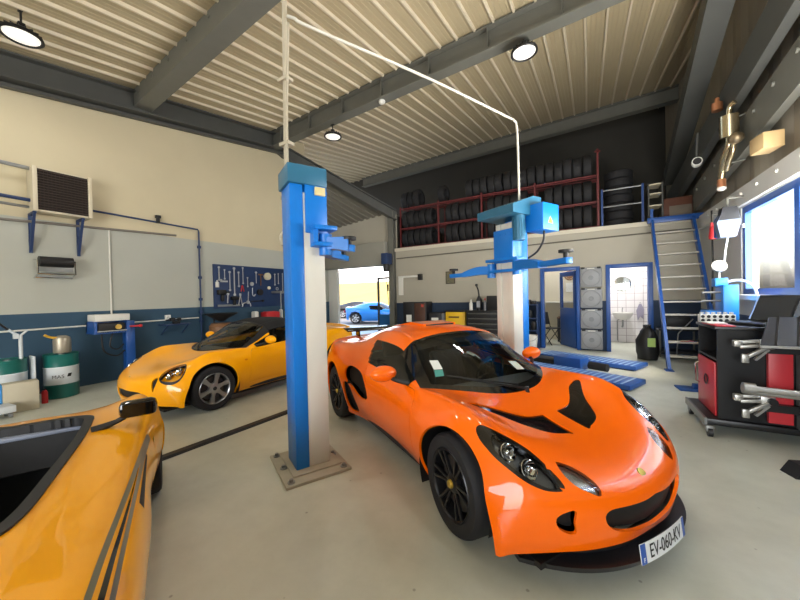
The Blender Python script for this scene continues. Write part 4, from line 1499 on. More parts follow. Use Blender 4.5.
# ------------------------------------------------------------------ left wall
t = thing('wall_heater', 'cream and brown louvred heater high on the left wall', 'heater', (XL, 1.93, 2.94))
b = MB(); b.box(.01, -.35, 0, .30, .35, .70, .01); b.build('casing', m_cream, t)
b = MB(); b.box(.30, -.30, .03, .315, .30, .67); b.build('grille_back', mat('heater_dark', '#1E1713', .6), t)
m_brown = mat('heater_brown', '#3A2C22', .5)
for k in range(15):
    MB().beam((.325, -.30, .055 + k * .042), (.325, .30, .055 + k * .042), .035, .006, up=(.5, 0, .85)).build('louvre', m_brown, t)
b = MB()
for k in range(13):
    y = -.27 + k * .045; b.box(.318, y - .003, .03, .324, y + .003, .67)
b.build('grille_bars', m_brown, t)
for sg in (-1, 1):
    MB().box(.30, sg * .30, 0, .335, sg * .355, .70, .006).build('end_panel', m_cream, t)
m_navy = mat('bracket_navy', '#1C355F', .45)
for y, lab in ((1.60, 'navy triangular wall bracket under the left end of the brown heater'), (2.17, 'navy triangular wall bracket under the right end of the brown heater')):
    b = MB()
    b.beam((XL + .02, y, 2.30), (XL + .02, y, 2.925), .04, .03); b.beam((XL + .02, y, 2.91), (XL + .29, y, 2.92), .04, .03); b.beam((XL + .02, y, 2.33), (XL + .26, y, 2.91), .035, .025)
    tag(b.build('wall_bracket', m_navy), lab, 'bracket', 'heater brackets')
t = thing('roll_dispenser', 'wall roll holder with black roll and chrome frame', 'roll holder', (XL, 1.85, 2.10))
MB().cyl((.16, -.20, .06), (.16, .20, .06), .085, seg=24).build('roll', m_black, t)
b = MB()
for y in (-.22, .22):
    b.tube([(.0, y, .10), (.18, y, .08), (.20, y, -.14), (0, y, -.20)], .012, 8)
b.tube([(.20, -.22, -.14), (.20, .22, -.14)], .012, 8); b.tube([(.06, -.22, -.19), (.06, .22, -.19)], .012, 8)
b.build('frame', MATS['chrome'], t)
MB().beam((.10, -.2, -.06), (.17, .2, -.06), .02, .07).box(.02, -.2, -.19, .16, .2, -.175).build('tray', m_galv, t)

def pipe(name, pts, r, m, label, cat='pipe', clips=()):
    b = MB(); b.tube(pts, r, 8)
    for c in clips:
        b.box(c[0] - .03, c[1] - .03, c[2] - .03, c[0] + .03, c[1] + .03, c[2] + .03)
    return tag(b.build(name, m), label, cat)
pipe('air_pipe', [(XL + .05, 2.36, 3.14), (XL + .05, 4.20, 3.10), (XL + .05, 4.22, 3.05), (XL + .05, 4.22, .5)], .018, m_navy, 'blue compressed air pipe running from heater along and down the left wall', 'pipe', [(XL + .05, 4.22, z) for z in (2.7, 2.0, 1.5, 1.2, 1.0)])
b = MB(); b.cyl((0, 0, -.07), (0, 0, .07), .035, seg=14); b.box(-.04, -.045, .03, .04, .045, .09, .006)
o = b.build('air_valve', m_black); o.location = (XL + .06, 3.40, 3.17); tag(o, 'small black valve on the blue air pipe right of the heater', 'valve')
pipe('wall_rail', [(XL + .03, -3, 2.72), (XL + .03, 1.3, 2.79), (XL + .03, 3.75, 2.90)], .022, mat('pipe_grey', '#77726A', .5), 'grey pipe running under the heater on the left wall')
pipe('heater_pipe', [(XL + .16, -3, 3.74), (XL + .16, 1.63, 3.62)], .030, m_galv, 'upper galvanised pipe entering the left side of the heater')
pipe('heater_hose', [(XL + .16, -3, 3.22), (XL + .16, 1.63, 3.12)], .028, m_navy, 'lower dark blue pipe entering the left side of the heater')
pipe('heater_return_pipe', [(XL + .10, -3, 3.12), (XL + .10, 1.63, 3.02)], .022, m_galv, 'thin galvanised pipe below the dark blue pipe left of the heater')
pipe('cable_duct', [(XL + .02, 2.60, 2.84), (XL + .02, 2.60, 1.25)], .014, m_white, 'thin white vertical cable duct down the left wall to the blue test unit', 'conduit')
pipe('skirting_conduit', [(XL + .02, -3, 1.03), (XL + .02, 4.18, 1.08)], .014, m_white, 'thin white horizontal conduit on the blue dado of the left wall', 'conduit')
t = thing('wall_socket', 'white socket box on the conduit of the left wall', 'socket', (XL, 3.54, 1.12))
MB().box(0, -.05, -.06, .05, .05, .06, .006).build('socket_box', m_white, t)
MB().cyl((.05, 0, 0), (.055, 0, 0), .03, seg=16).build('socket_face', mat('socket_grey', '#A9A9A6', .5), t)

# blue test unit beside the yellow roadster's nose
t = thing('test_unit', 'blue test stand with white top and instrument tray against the left wall', 'test stand', (XL + .22, 2.55, 0))
MB().box(-.08, .16, 0, .08, .30, 1.12, .006).build('stand_post', m_blue, t)
MB().box(-.18, -.32, .92, .18, .18, .96).box(-.18, -.32, .96, .18, -.28, 1.14).box(-.18, -.32, .96, -.14, .18, 1.14).box(-.18, .14, .96, .18, .18, 1.14).build('instrument_tray', m_blue, t)
MB().box(-.19, -.30, 1.14, .16, .20, 1.26, .01).build('white_cover', m_white, t)
MB().box(-.10, -.26, .965, .16, .12, 1.10, .005).build('control_panel', m_black, t)
MB().cyl((.16, .02, 1.03), (.19, .02, 1.03), .045, seg=20).build('dial', mat('dial_yellow', '#C8A040', .4), t)
MB().beam((.17, -.28, .955), (.17, .14, .955), .02, .03).build('front_edge', m_white, t)
b = MB(); b.tube([(.1, -.2, .92), (.12, -.18, .62), (.10, 0, .50), (.06, .14, .58)], .014, 8, smooth=6); b.tube([(.12, -.05, .92), (.14, -.10, .70), (.10, .02, .62), (.08, .12, .70)], .012, 8, smooth=6)
b.build('cable', m_black, t)
MB().beam((.10, .14, 1.02), (.16, .34, 1.02), .02, .03).sphere((.17, .36, 1.02), .03).build('lever', m_red, t)

# two green and white oil drums
m_green = mat('drum_green', '#0F5F58', .35)
m_drumw = mat('drum_white', '#C9D0D4', .4)
def drum(loc, label, rz=0):
    t = thing('oil_drum', label, 'drum', loc, rz, 'small green and white oil drums')
    R = .20
    b = MB(); b.lathe([(0, .004), (R - .01, .004), (R, .012), (R, .20), (R + .006, .21), (R, .22)], 40); b.build('lower_shell', m_green, t)
    b = MB(); b.lathe([(R, .22), (R, .47), (R + .006, .48), (R, .49)], 40); b.build('white_band', m_drumw, t)
    b = MB(); b.lathe([(R, .49), (R, .66), (R + .008, .675), (R, .685), (R - .012, .672), (0, .672)], 40); b.build('upper_shell', m_green, t)
    b = MB(); b.cyl((.10, 0, .67), (.10, 0, .69), .03, seg=12); b.build('bung', m_galv, t)
    return t
dr = drum((-7.28, 1.78, 0), 'green and white oil drum with a metal can on its lid', radians(-14))
def on_drum(c, R=.2015, z=.35):
    a = (c.x) / R
    return Vector((R * cos(a) * 1.0 + 0, R * sin(a), z + c.y)) * 1.0
tx = text_mesh('drum_lettering', 'MAS', .075, MATS['ink_black'], Matrix.Translation((-.04, -.01, 0)), dr, .0008)
bend(tx, lambda c: Vector(((.2012 + c.z) * cos(c.x / .2), (.2012 + c.z) * sin(c.x / .2), .35 + c.y)))
b = MB(); b.prism([(.06, -.02, 0), (.105, -.02, 0), (.12, .03, 0), (.075, .03, 0)], (0, 0, 0), (0, 0, .001))
o = b.build('drum_emblem', MATS['ink_black'], dr); bend(o, lambda c: Vector(((.2012 + c.z) * cos(c.x / .2), (.2012 + c.z) * sin(c.x / .2), .35 + c.y)))
drum((-7.30, 1.22, 0), 'green and white oil drum with a white hand pump, at the left edge', radians(-8))
t = thing('metal_can', 'dented silver can on the green and white drum', 'can', (-7.29, 1.80, .692))
b = MB(); b.lathe([(0, 0), (.10, 0), (.105, .01), (.105, .20), (.095, .24), (.05, .27), (0, .27)], 28); b.build('can_body', mat('old_tin', '#A79F8E', .4, metal=.5, noise=.2, nscale=9), t)
MB().tube([(.03, -.06, .24), (.02, -.14, .26), (.02, -.20, .30)], .018, 8, smooth=4).build('spout', mat('spout_yellow', '#C79A2A', .5), t)
t = thing('drum_pump', 'white hand pump with red lever grip standing on the left drum', 'pump', (-7.28, 1.36, .672))
MB().tube([(0, 0, 0), (0, 0, .34)], .022, 12).tube([(0, 0, .34), (.02, .07, .42)], .014, 8).tube([(0, 0, .32), (.02, -.12, .44)], .018, 8).box(-.03, -.07, .30, .03, -.02, .37).build('pump_body', m_drumw, t)
MB().tube([(.02, -.12, .44), (.04, -.24, .58)], .014, 8).build('lever', m_black, t)
MB().tube([(.035, -.21, .545), (.045, -.30, .63)], .019, 10).build('lever_grip', m_red, t)
wb = MB().box(-.10, -.012, 0, .12, .012, .70, .004).build('white_board', m_drumw); wb.location = (-7.22, 1.455, 0); tag(wb, 'white board standing on the floor between the two oil drums', 'board')
t = thing('filter_box', 'beige and blue carton standing before the left oil drum', 'box', (-6.86, 1.26, .0), radians(-6))
MB().box(-.10, -.16, .0, .10, .17, .40, .01).build('carton', mat('carton_beige', '#B4AD98', .7), t)
MB().box(-.09, -.21, .005, .09, -.162, .40, .008).build('blue_side', mat('carton_blue', '#3A88C4', .5), t)
t = thing('floor_dolly', 'small white dolly on wheels at the left edge of the floor', 'dolly', (-6.62, 1.02, 0), .1)
MB().box(-.12, -.14, .07, .12, .13, .16, .01).build('deck', m_drumw, t)
for y in (-.09, .09):
    MB().cyl((.07, y - .015, .035), (.07, y + .015, .035), .035, seg=16).build('caster', m_galv, t)
    MB().cyl((-.07, y - .015, .035), (-.07, y + .015, .035), .035, seg=16).build('caster', m_galv, t)
t = thing('spray_can', 'small red can on the floor between the two drums', 'can', (-7.02, 1.53, 0))
MB().lathe([(0, 0), (.035, 0), (.035, .16), (.02, .19), (0, .19)], 16).build('can_body', m_red, t)
MB().cyl((0, 0, .19), (0, 0, .215), .012).build('nozzle', m_black, t)

# oil drainer with dark funnel behind the roadster's windscreen
t = thing('oil_drainer', 'dark funnel on a brown drain tank by the left wall', 'oil drainer', (-7.30, 4.42, 0))
MB().lathe([(0, .02), (.24, .02), (.25, .06), (.25, .88), (.2, .95), (0, .95)], 28).build('tank', mat('tank_brown', '#7A5638', .5, noise=.2, nscale=6), t)
MB().lathe([(.05, .98), (.10, 1.02), (.34, 1.16), (.35, 1.17), (.33, 1.165), (.08, 1.04), (0, 1.03)], 28).build('funnel', m_black, t)
MB().tube([(-.28, 0, .1), (-.28, 0, 1.15)], .02, 8).build('pole', m_black, t)
for a in (0, 2.1, 4.2):
    MB().cyl((.18 * cos(a), .18 * sin(a), 0), (.18 * cos(a), .18 * sin(a), .03), .03, seg=12).build('foot', m_black, t)
t = thing('wall_vise', 'small dark bench vise on the shelf behind the yellow roadster', 'vise', (XL + .20, 3.62, .99))
MB().box(-.05, -.06, 0, .05, .06, .06, .01).box(-.03, -.12, .06, .03, -.03, .13, .01).box(-.03, .03, .06, .03, .09, .13, .01).cyl((0, -.2, .09), (0, .1, .09), .014).build('vise_body', m_black, t)
t = thing('wall_shelf', 'narrow dark shelf on the left wall above the roadster bonnet', 'shelf', (XL, 3.62, .97))
MB().box(0, -.25, 0, .32, .25, .02).build('board', m_navy, t)
for y in (-.2, .2):
    MB().beam((.01, y, -.2), (.28, y, -.005), .02, .02).build('shelf_bracket', m_navy, t)

# tool board with hanging tools
t = thing('tool_board', 'dark blue tool board full of hung tools on the left wall', 'tool board', (XL, 0, 0))
MB().box(.005, 4.54, 1.27, .035, 6.90, 2.34, .004).build('panel', mat('board_navy', '#14305A', .5, noise=.08, nscale=8), t)
MB().box(.036, 4.62, 1.31, .06, 5.2, 1.36).build('tool_rail', m_galv, t)
m_tool = mat('tool_steel', '#C2C4C6', .35, metal=.5)
def wrench(y, z0, z1, w, label):
    b = MB()
    x = XL + .064
    b.beam((x, y, z0 + w), (x, y, z1 - w), w * .75, .014, up=(1, 0, 0))
    for z in (z0 + w * .6, z1 - w * .6):
        b.cyl((x - .008, y, z), (x + .008, y, z), w, seg=14)
    b.box(x - .02, y - .006, z1 - w * .6, x, y + .006, z1 - w * .3)
    tag(b.build('spanner', m_tool), label, 'spanner', 'spanners on the tool board')
_sp = [(4.66, 1.95, 2.28, .026), (4.80, 1.98, 2.22, .020), (4.93, 1.70, 2.18, .028), (5.05, 1.58, 2.28, .034), (5.17, 1.80, 2.18, .026), (5.29, 1.88, 2.30, .022), (5.42, 1.80, 2.05, .020), (6.28, 1.86, 2.18, .022), (6.40, 1.90, 2.2, .018)]
_ord = ['first', 'second', 'third', 'fourth', 'fifth', 'sixth', 'seventh']
for i, a in enumerate(_sp):
    wrench(*a, ('%s steel spanner from the left on the navy tool board' % _ord[i]) if i < 7 else ('steel spanner at the right end of the tool board, %s of the white reel' % ('just right', 'farther right')[i - 7]))
def hung(name, label, cat, y, z, build, m):
    b = MB(); build(b); o = b.build(name, m); o.location = (XL + .040, y, z); return tag(o, label, cat)
hung('steel_square', 'steel square hung at the left end of the tool board', 'square', 4.72, 1.93, lambda b: b.box(0, -.02, 0, .02, .02, .05).box(0, -.02, -.02, .02, .16, .02), m_tool)
hung('tape_reel', 'round white reel on the right half of the tool board', 'reel', 6.03, 2.10, lambda b: b.cyl((0, 0, 0), (.06, 0, 0), .10, seg=28).cyl((.06, 0, 0), (.075, 0, 0), .05, seg=20), mat('reel_cream', '#D2CBB0', .5))
hung('hand_drill', 'black hand drill hung at the lower left of the tool board', 'drill', 4.70, 1.60, lambda b: b.box(0, -.10, 0, .10, .10, .12, .02).box(.02, -.02, -.16, .08, .05, 0, .015).cyl((.05, .10, .06), (.05, .19, .06), .02), m_black)
hung('impact_wrench', 'black air tool hung below the spanners on the tool board', 'air tool', 5.02, 1.46, lambda b: b.cyl((.05, -.08, .05), (.05, .10, .05), .045, seg=16).box(.02, -.03, -.12, .08, .03, .04, .012), m_black)
hung('red_pliers', 'red handled pliers in the middle of the tool board', 'pliers', 5.26, 1.80, lambda b: b.beam((.02, -.03, -.12), (.02, .0, .04), .02, .015).beam((.02, .05, -.12), (.02, .01, .04), .02, .015), m_red)
hung('silver_disc', 'silver disc tool right of the red pliers on the tool board', 'tool', 5.55, 1.88, lambda b: b.cyl((0, 0, 0), (.03, 0, 0), .05, seg=20), m_tool)
hung('pry_tool', 'short steel tool hung below the silver disc on the tool board', 'tool', 5.42, 1.52, lambda b: b.beam((.02, 0, -.12), (.02, .02, .16), .02, .014).cyl((0, .0, -.12), (.03, .0, -.12), .045, seg=16), m_tool)
hung('round_gauge', 'small pale gauge low on the right half of the tool board', 'gauge', 6.08, 1.78, lambda b: b.cyl((0, 0, 0), (.04, 0, 0), .045, seg=20), MATS['reel_cream'])
hung('steel_clamp', 'curved steel clamp at the bottom of the tool board', 'clamp', 5.36, 1.33, lambda b: b.tube([(.04, -.12, -.04), (.05, -.08, .05), (.05, .08, .05), (.04, .12, -.04)], .014, 8, smooth=5), m_tool)
hung('torque_wrench', 'dark torque wrench hung across the bottom of the tool board', 'wrench', 5.66, 1.42, lambda b: b.beam((.03, -.15, 0), (.03, .18, .01), .03, .025).cyl((.01, .2, .01), (.06, .2, .01), .03), m_black)
t = thing('bench_press', 'grey shelf arm standing out at the right end of the tool board', 'bracket', (XL + .04, 6.25, 1.66))
MB().box(0, -.1, -.03, .42, .34, .03, .02).build('arm', m_galv, t)
MB().tube([(.36, -.06, -.03), (.36, -.06, -.732)], .014, 8).build('strut', m_galv, t)
hung('open_spanner', 'short open spanner between the sixth spanner and the white reel', 'spanner', 5.68, 2.02, lambda b: b.beam((.02, 0, -.12), (.02, 0, .16), .018, .012, up=(1, 0, 0)).cyl((.012, 0, .17), (.028, 0, .17), .03, seg=12), m_tool)
hung('claw_hammer', 'hammer with brown shaft left of the white reel on the tool board', 'hammer', 5.82, 2.00, lambda b: b.box(.005, -.07, .12, .04, .07, .16, .006).beam((.02, 0, -.16), (.02, 0, .13), .022, .018), mat('shaft_brown', '#6B4A2C', .5))
hung('adjustable_wrench', 'steel adjustable wrench below the hand drill area of the tool board', 'wrench', 4.86, 1.52, lambda b: b.beam((.02, 0, -.13), (.02, .01, .08), .024, .014, up=(1, 0, 0)).cyl((.01, .01, .10), (.03, .01, .10), .04, seg=6), m_tool)
hung('bolt_cutter', 'pale long-handled cutter low in the middle of the tool board', 'cutter', 5.20, 1.50, lambda b: b.beam((.02, -.05, -.16), (.02, 0, .06), .018, .014).beam((.02, .05, -.16), (.02, .01, .06), .018, .014).box(.01, -.02, .06, .03, .03, .13, .004), m_tool)
hung('black_reel', 'black cable reel between the red pliers and the white reel', 'reel', 5.78, 1.66, lambda b: b.cyl((0, 0, 0), (.06, 0, 0), .085, seg=24), m_black)
hung('steel_hook', 'bent steel hook tool under the silver disc on the tool board', 'tool', 5.56, 1.66, lambda b: b.tube([(.02, 0, .12), (.02, 0, -.06), (.02, .05, -.10), (.02, .08, -.05)], .012, 8, smooth=3), m_tool)
hung('white_bottle', 'small white bottle hung at the left edge of the tool board', 'bottle', 4.60, 1.86, lambda b: b.cyl((.04, 0, -.08), (.04, 0, .05), .04, seg=14).cyl((.04, 0, .05), (.04, 0, .09), .015, seg=10), m_white)
hung('long_pry_bar', 'long thin bar hung at the right half of the tool board', 'bar', 6.55, 1.92, lambda b: b.beam((.02, 0, -.30), (.02, 0, .30), .016, .012, up=(1, 0, 0)), m_tool)
hung('ring_key', 'round steel key hung below the two spanners right of the white reel', 'tool', 6.36, 1.76, lambda b: b.lathe([(.03, -.006), (.045, -.006), (.045, .006), (.03, .006), (.03, -.006)], 20, Matrix.Translation((.012, 0, 0)) @ Matrix.Rotation(pi / 2, 4, 'Y')), m_tool)
# workbench under the board
t = thing('work_bench', 'dark workbench under the blue tool board', 'workbench', (XL, 0, 0))
MB().box(.02, 4.9, .86, .62, 7.2, .92).build('bench_top', mat('bench_dark', '#23262B', .6), t)
for y in (5.0, 7.1):
    for x in (.08, .56):
        MB().box(x - .03, y - .03, 0, x + .03, y + .03, .86).build('leg', m_navy, t)
def bench_item(name, label, cat, y, x, sx_, sy_, h, m):
    tag(MB().box(XL + x - sx_ / 2, y - sy_ / 2, .92, XL + x + sx_ / 2, y + sy_ / 2, .92 + h, .006).box(XL + x - sx_ / 2.6, y - sy_ / 2.6, .92 + h, XL + x + sx_ / 2.6, y + sy_ / 2.6, .935 + h, .004).build(name, m), label, cat)
bench_item('red_tool_case', 'red case on the workbench under the tool board', 'case', 5.95, .25, .25, .42, .20, m_red)
bench_item('parts_bin', 'small white box left of the red case on the workbench', 'box', 5.50, .22, .16, .10, .22, m_white)
bench_item('oil_can', 'small yellow-green can right of the red case on the workbench', 'can', 6.52, .25, .12, .12, .20, mat('can_lime', '#9AA23C', .5))
bench_item('spray_tin', 'slim white tin just right of the red case on the workbench', 'tin', 6.28, .28, .07, .07, .24, m_white)
# low blue ramp under the yellow roadster
t = thing('drive_on_ramp', 'low blue drive-on ramp under the yellow roadster', 'ramp', (-4.83, 3.95, 0))
MB().box(-.20, -1.05, .0, .20, 2.2, .05, .004).build('runway', m_blue, t)
MB().box(-.235, -1.05, 0, -.205, 2.2, .06).box(.205, -1.05, 0, .235, 2.2, .06).build('edge_strip', m_galv, t)
# ------------------------------------------------------------------ mezzanine: racks and tyres
m_rackred = mat('rack_red', '#5E1C1E', .5)
DZ = 3.06
def rack(name, label, xs, levels, y0, y1, m, ztop):
    t = thing(name, label, 'rack', ((xs[0] + xs[-1]) / 2, (y0 + y1) / 2, DZ))
    cx, cy = (xs[0] + xs[-1]) / 2, (y0 + y1) / 2
    for x in xs:
        for y in (y0, y1):
            MB().box(x - cx - .022, y - cy - .022, 0, x - cx + .022, y - cy + .022, ztop - DZ).build('upright', m, t)
    for z in levels:
        for y in (y0, y1):
            MB().box(xs[0] - cx, y - cy - .018, z - DZ - .035, xs[-1] - cx, y - cy + .018, z - DZ).build('rail', m, t)
        for y in (y0 + .16, y1 - .16):
            MB().box(xs[0] - cx, y - cy - .02, z - DZ - .03, xs[-1] - cx, y - cy + .02, z - DZ - .002).build('shelf_bar', m, t)
    return t
RX = [-5.48, -4.10, -2.72, -1.25, .22]
rack('tyre_rack', 'long red steel rack of tyres on the mezzanine', RX, (DZ + .06, 3.74, 4.40), 9.62, 10.16, m_rackred, 4.46)
MB_ = MB(); MB_.box(.20, 9.57, DZ, .245, 9.60, 5.02); MB_.box(.16, 9.57, 4.94, .28, 9.60, 4.98)
tag(MB_.build('rack_post', m_rackred), 'tall red post standing at the right end of the tyre rack', 'post')
def tyre_proto(R, w):
    b = MB()
    b.lathe([(R * .60, -w * .42), (R * .68, -w / 2), (R * .90, -w / 2), (R * .98, -w * .40), (R, -w * .25), (R, w * .25), (R * .98, w * .40), (R * .90, w / 2), (R * .68, w / 2), (R * .60, w * .42), (R * .60, -w * .42)], 28)
    return b.build('tyre', MATS['tyre'])
tp = tyre_proto(.31, .20)
first = True
rnd = random.Random(4)
TIERS = [(DZ + .06, 'bottom row of the red rack'), (3.74, 'middle row of the red rack'), (4.40, 'top row of the red rack')]
for ti, (z, nm) in enumerate(TIERS):
    x = -5.34
    while x < .10:
        skip = (ti == 2 and (-4.85 < x < -4.2 or -3.9 < x < -3.25)) or any(abs(x - p) < .135 for p in RX)
        if ti == 2 and any(abs(x - p) < .135 for p in RX):
            skip = False if not (-4.85 < x < -4.2 or -3.9 < x < -3.25) else True
        if not skip:
            o = tp if first else tp.copy()
            if not first: COL.objects.link(o)
            first = False
            s = rnd.uniform(.94, 1.0)
            o.scale = (s, s, 1)
            o.rotation_euler = (0, pi / 2, rnd.uniform(-.05, .05))
            o.location = (x, 9.89 + rnd.uniform(-.03, .03), z + .31 * s + .002)
            tag(o, 'black tyre standing upright in the %s on the mezzanine' % nm, 'tyre', 'tyres in the ' + nm)
        x += .222
_pos = ('lowest', 'second from the bottom', 'third from the bottom', 'fourth from the bottom', 'fifth from the bottom', 'sixth from the bottom', 'topmost')
for k in range(7):
    o = tp.copy(); COL.objects.link(o)
    o.scale = (1, 1, 1); o.rotation_euler = (0, 0, k * .7)
    o.location = (.67 + rnd.uniform(-.015, .015), 10.05, DZ + .102 + k * .203)
    tag(o, 'tyre lying flat behind the blue railing, %s of its stack' % _pos[k], 'tyre', 'flat stack of tyres')
m_navy2 = mat('rail_navy', '#1B3F7A', .45)
t = thing('mezzanine_railing', 'navy railing at the mezzanine edge before the flat tyre stack', 'railing', (.70, 9.54, DZ))
for x in (-.40, .41):
    MB().box(x - .022, -.022, 0, x + .022, .022, .92).build('post', m_navy2, t)
for z in (.48, .88):
    MB().tube([(-.40, 0, z), (.41, 0, z)], .018, 8).build('rail', m_galv, t)
t = thing('storage_shelf', 'small metal shelf in the dark corner right of the navy railing', 'shelf', (1.38, 9.95, DZ))
for x in (-.13, .13):
    MB().box(x - .015, -.2, 0, x + .015, .2, .95).build('upright', m_steel2, t)
for z in (.1, .4, .68, .9):
    MB().box(-.13, -.2, z, .13, .2, z + .03).build('shelf_board', m_cream, t)
t = thing('wooden_crate', 'brown crate with a pale front at the head of the ladder', 'crate', (1.80, 10.0, DZ))
MB().box(-.26, -.2, 0, .26, .2, .55, .01).build('crate_body', mat('crate_brown', '#5A3322', .6, noise=.2, nscale=8), t)
MB().box(-.16, -.215, .05, .24, -.2, .36, .005).build('front_panel', mat('crate_pale', '#6E655A', .6), t)
tag(MB().box(1.66, 9.66, DZ, 1.96, 9.72, DZ + .06).box(1.66, 9.72, DZ, 1.70, 9.77, DZ + .03).build('orange_tray', mat('orange_plastic', '#C05A1E', .5)), 'small orange tray before the brown crate on the mezzanine', 'tray')

# ladder stairs
t = thing('ladder_stairs', 'steep blue ladder with pale treads up to the mezzanine', 'ladder', (1.60, 7.6, 0))
LB, LT = 0.0, 1.70
for x in (-.36, .36):
    MB().beam((x, LB, .0), (x * .98, LT, 3.02), .05, .13, up=(0, 1, 0)).box(x - .06, -.10, 0, x + .06, .10, .012).build('stringer', m_blue, t)
for k in range(11):
    f = (k + 1) / 12.2
    y, z = LT * f, 3.02 * f
    MB().box(-.335, y - .09, z - .018, .335, y + .09, z + .012, .004).build('tread', mat('tread_grey', '#A8A59C', .5, noise=.1, nscale=20), t)
MB().box(-.44, LT - .05, 2.98, .52, LT + .02, 3.10, .004).build('top_landing', m_blue, t)
MB().beam((-.36, LT - .02, 3.0), (-.36, LT - .02, 3.30), .05, .05).build('grab_post', m_blue, t)

# ------------------------------------------------------------------ things along the back wall
t = thing('wall_picture', 'small dark framed picture on the back wall', 'picture', (-3.67, YB - .004, 2.0))
MB().box(-.15, -.02, -.19, .15, 0, .19, .004).build('frame', mat('frame_brown', '#3A3026', .5), t)
MB().box(-.125, -.024, -.165, .125, -.0195, .165).build('picture_sheet', mat('picture_olive', '#6A6650', .6, noise=.7, nscale=22), t)
t = thing('hose_boom', 'white wall arm with dark clamp left of the picture', 'boom', (-5.05, YB, 2.10))
MB().box(-.45, -.05, -.03, .38, -.004, .03, .004).box(-.45, -.03, -.60, -.28, -.004, -.03).build('arm', m_white, t)
MB().box(.30, -.10, -.13, .44, -.004, .06, .01).build('clamp', m_black, t)
pipe('wall_conduit', [(-5.55, YB - .03, 2.72), (1.95, YB - .03, 2.80)], .016, mat('conduit_dark', '#5A564C', .5), 'thin dark conduit along the back wall under the mezzanine', 'conduit')
t = thing('door_opener', 'dark blue drive box at the right end of the roller door', 'motor box', (-5.72, YB - .38, 2.70))
MB().box(-.14, -.14, -.18, .10, .18, .18, .02).build('casing', m_navy, t)
MB().cyl((0, -.05, -.42), (0, -.05, -.18), .10, seg=20).build('drive', m_black, t)
MB().tube([(.0, -.1, -.3), (.06, -.12, -.9), (.08, -.05, -1.6)], .01, 6).build('cable', m_black, t)
def cab(name, label, cat, x0, x1, y0, y1, h, m, parts):
    t = thing(name, label, cat, ((x0 + x1) / 2, (y0 + y1) / 2, 0))
    w, d = (x1 - x0) / 2, (y1 - y0) / 2
    MB().box(-w, -d, .0, w, d, h, .008).build('casing', m, t)
    parts(t, w, d, h)
    return t
def drawers(n, m, z0=.12):
    def f(t, w, d, h):
        dh = (h - z0 - .04) / n
        for k in range(n):
            z = z0 + k * dh
            o = MB().box(-w + .02, -d - .012, z + .006, w - .02, -d, z + dh - .006, .003).build('drawer', m, t)
            MB().box(-w + .06, -d - .026, z + dh - .03, w - .06, -d - .012, z + dh - .018).build('handle', m_steel, o)
        MB().box(-w - .01, -d - .01, h, w + .01, d + .01, h + .02, .004).build('top', m_black, t)
    return f
m_dk = mat('tool_chest_black', '#1B1C20', .4)
cab('tool_chest', 'black drawer chest at the back wall, left of the far lift post', 'tool chest', -3.00, -1.75, 8.85, 9.40, 1.0, m_dk, drawers(6, m_dk))
def dark_cab(t, w, d, h):
    MB().box(-w + .03, -d - .01, .08, -.01, -d, h - .04, .003).build('door', m_dk, t)
    MB().box(.01, -d - .01, .08, w - .03, -d, h - .04, .003).build('door', mat('cabinet_brown', '#4A2E22', .5), t)
    MB().box(-w + .12, -d - .014, h - .62, -w + .30, -d - .0095, h - .40).build('sticker', m_white, t)
    MB().box(w - .16, -d - .014, h - .16, w - .08, -d - .0095, h - .08).build('small_sticker', mat('sticker_red', '#B8433A', .5), t)
cab('dark_cabinet', 'dark cabinet with a white sticker at the left of the back wall', 'cabinet', -5.08, -4.28, 8.95, 9.40, 1.28, m_dk, dark_cab)
t = thing('power_tool_case', 'black case with white sticker between dark cabinet and yellow case', 'case', (-3.98, 9.12, 0))
MB().box(-.24, -.14, 0, .16, .14, .95, .02).build('shell', m_dk, t)
MB().box(-.14, -.146, .72, .08, -.139, .80).build('sticker', m_white, t)
MB().box(.17, -.12, 0, .27, .12, .93, .015).build('grey_side', mat('case_grey', '#6E747A', .5), t)
t = thing('yellow_case', 'tall yellow tool cabinet with a black top at the back wall', 'case', (-3.36, 9.12, 0))
MB().box(-.30, -.17, 0, .30, .17, .98, .025).build('shell', mat('case_yellow', '#E2B61E', .45), t)
MB().box(-.31, -.18, .975, .31, .18, 1.02, .008).build('lid', m_black, t)
MB().box(-.20, -.176, .80, .12, -.171, .85).build('dark_lettering_strip', mat('strip_brown', '#6A4A10', .5), t)
MB().box(-.10, -.178, .52, .08, -.171, .62, .004).build('latch', m_black, t)
wbot = MB().lathe([(0, 0), (.05, 0), (.05, .18), (.02, .26), (.02, .30), (0, .30)], 16).build('white_bottle', m_white); wbot.location = (-2.93, 9.1, 1.023); tag(wbot, 'white bottle on the left end of the black drawer chest', 'bottle')
t = thing('pump_bottle', 'dark pump bottle with raised nozzle on the black drawer chest', 'bottle', (-2.70, 9.12, 1.021))
MB().lathe([(0, 0), (.08, 0), (.085, .05), (.085, .28), (.05, .36), (.03, .40), (0, .40)], 20).build('bottle_body', m_dk, t)
MB().tube([(0, 0, .4), (-.02, 0, .56), (-.07, 0, .70)], .022, 8).sphere((-.07, 0, .71), .04).build('nozzle', m_black, t)
MB().box(-.05, -.09, .08, .05, -.083, .26).build('pale_label', mat('label_grey', '#8E9096', .5), t)
t = thing('spray_bottle', 'slim grey bottle beside the dark box on the drawer chest', 'bottle', (-2.50, 9.0, 1.021))
MB().lathe([(0, 0), (.04, 0), (.04, .22), (.015, .28), (0, .28)], 16).build('bottle_body', mat('bottle_grey', '#7C7E84', .4), t)
MB().cyl((0, 0, .28), (0, 0, .33), .018).build('cap', m_red, t)
t = thing('cutter_box', 'dark equipment box standing on the black drawer chest', 'box', (-2.14, 9.12, 1.021))
MB().box(-.30, -.18, 0, .34, .2, .40, .012).build('shell', m_dk, t)
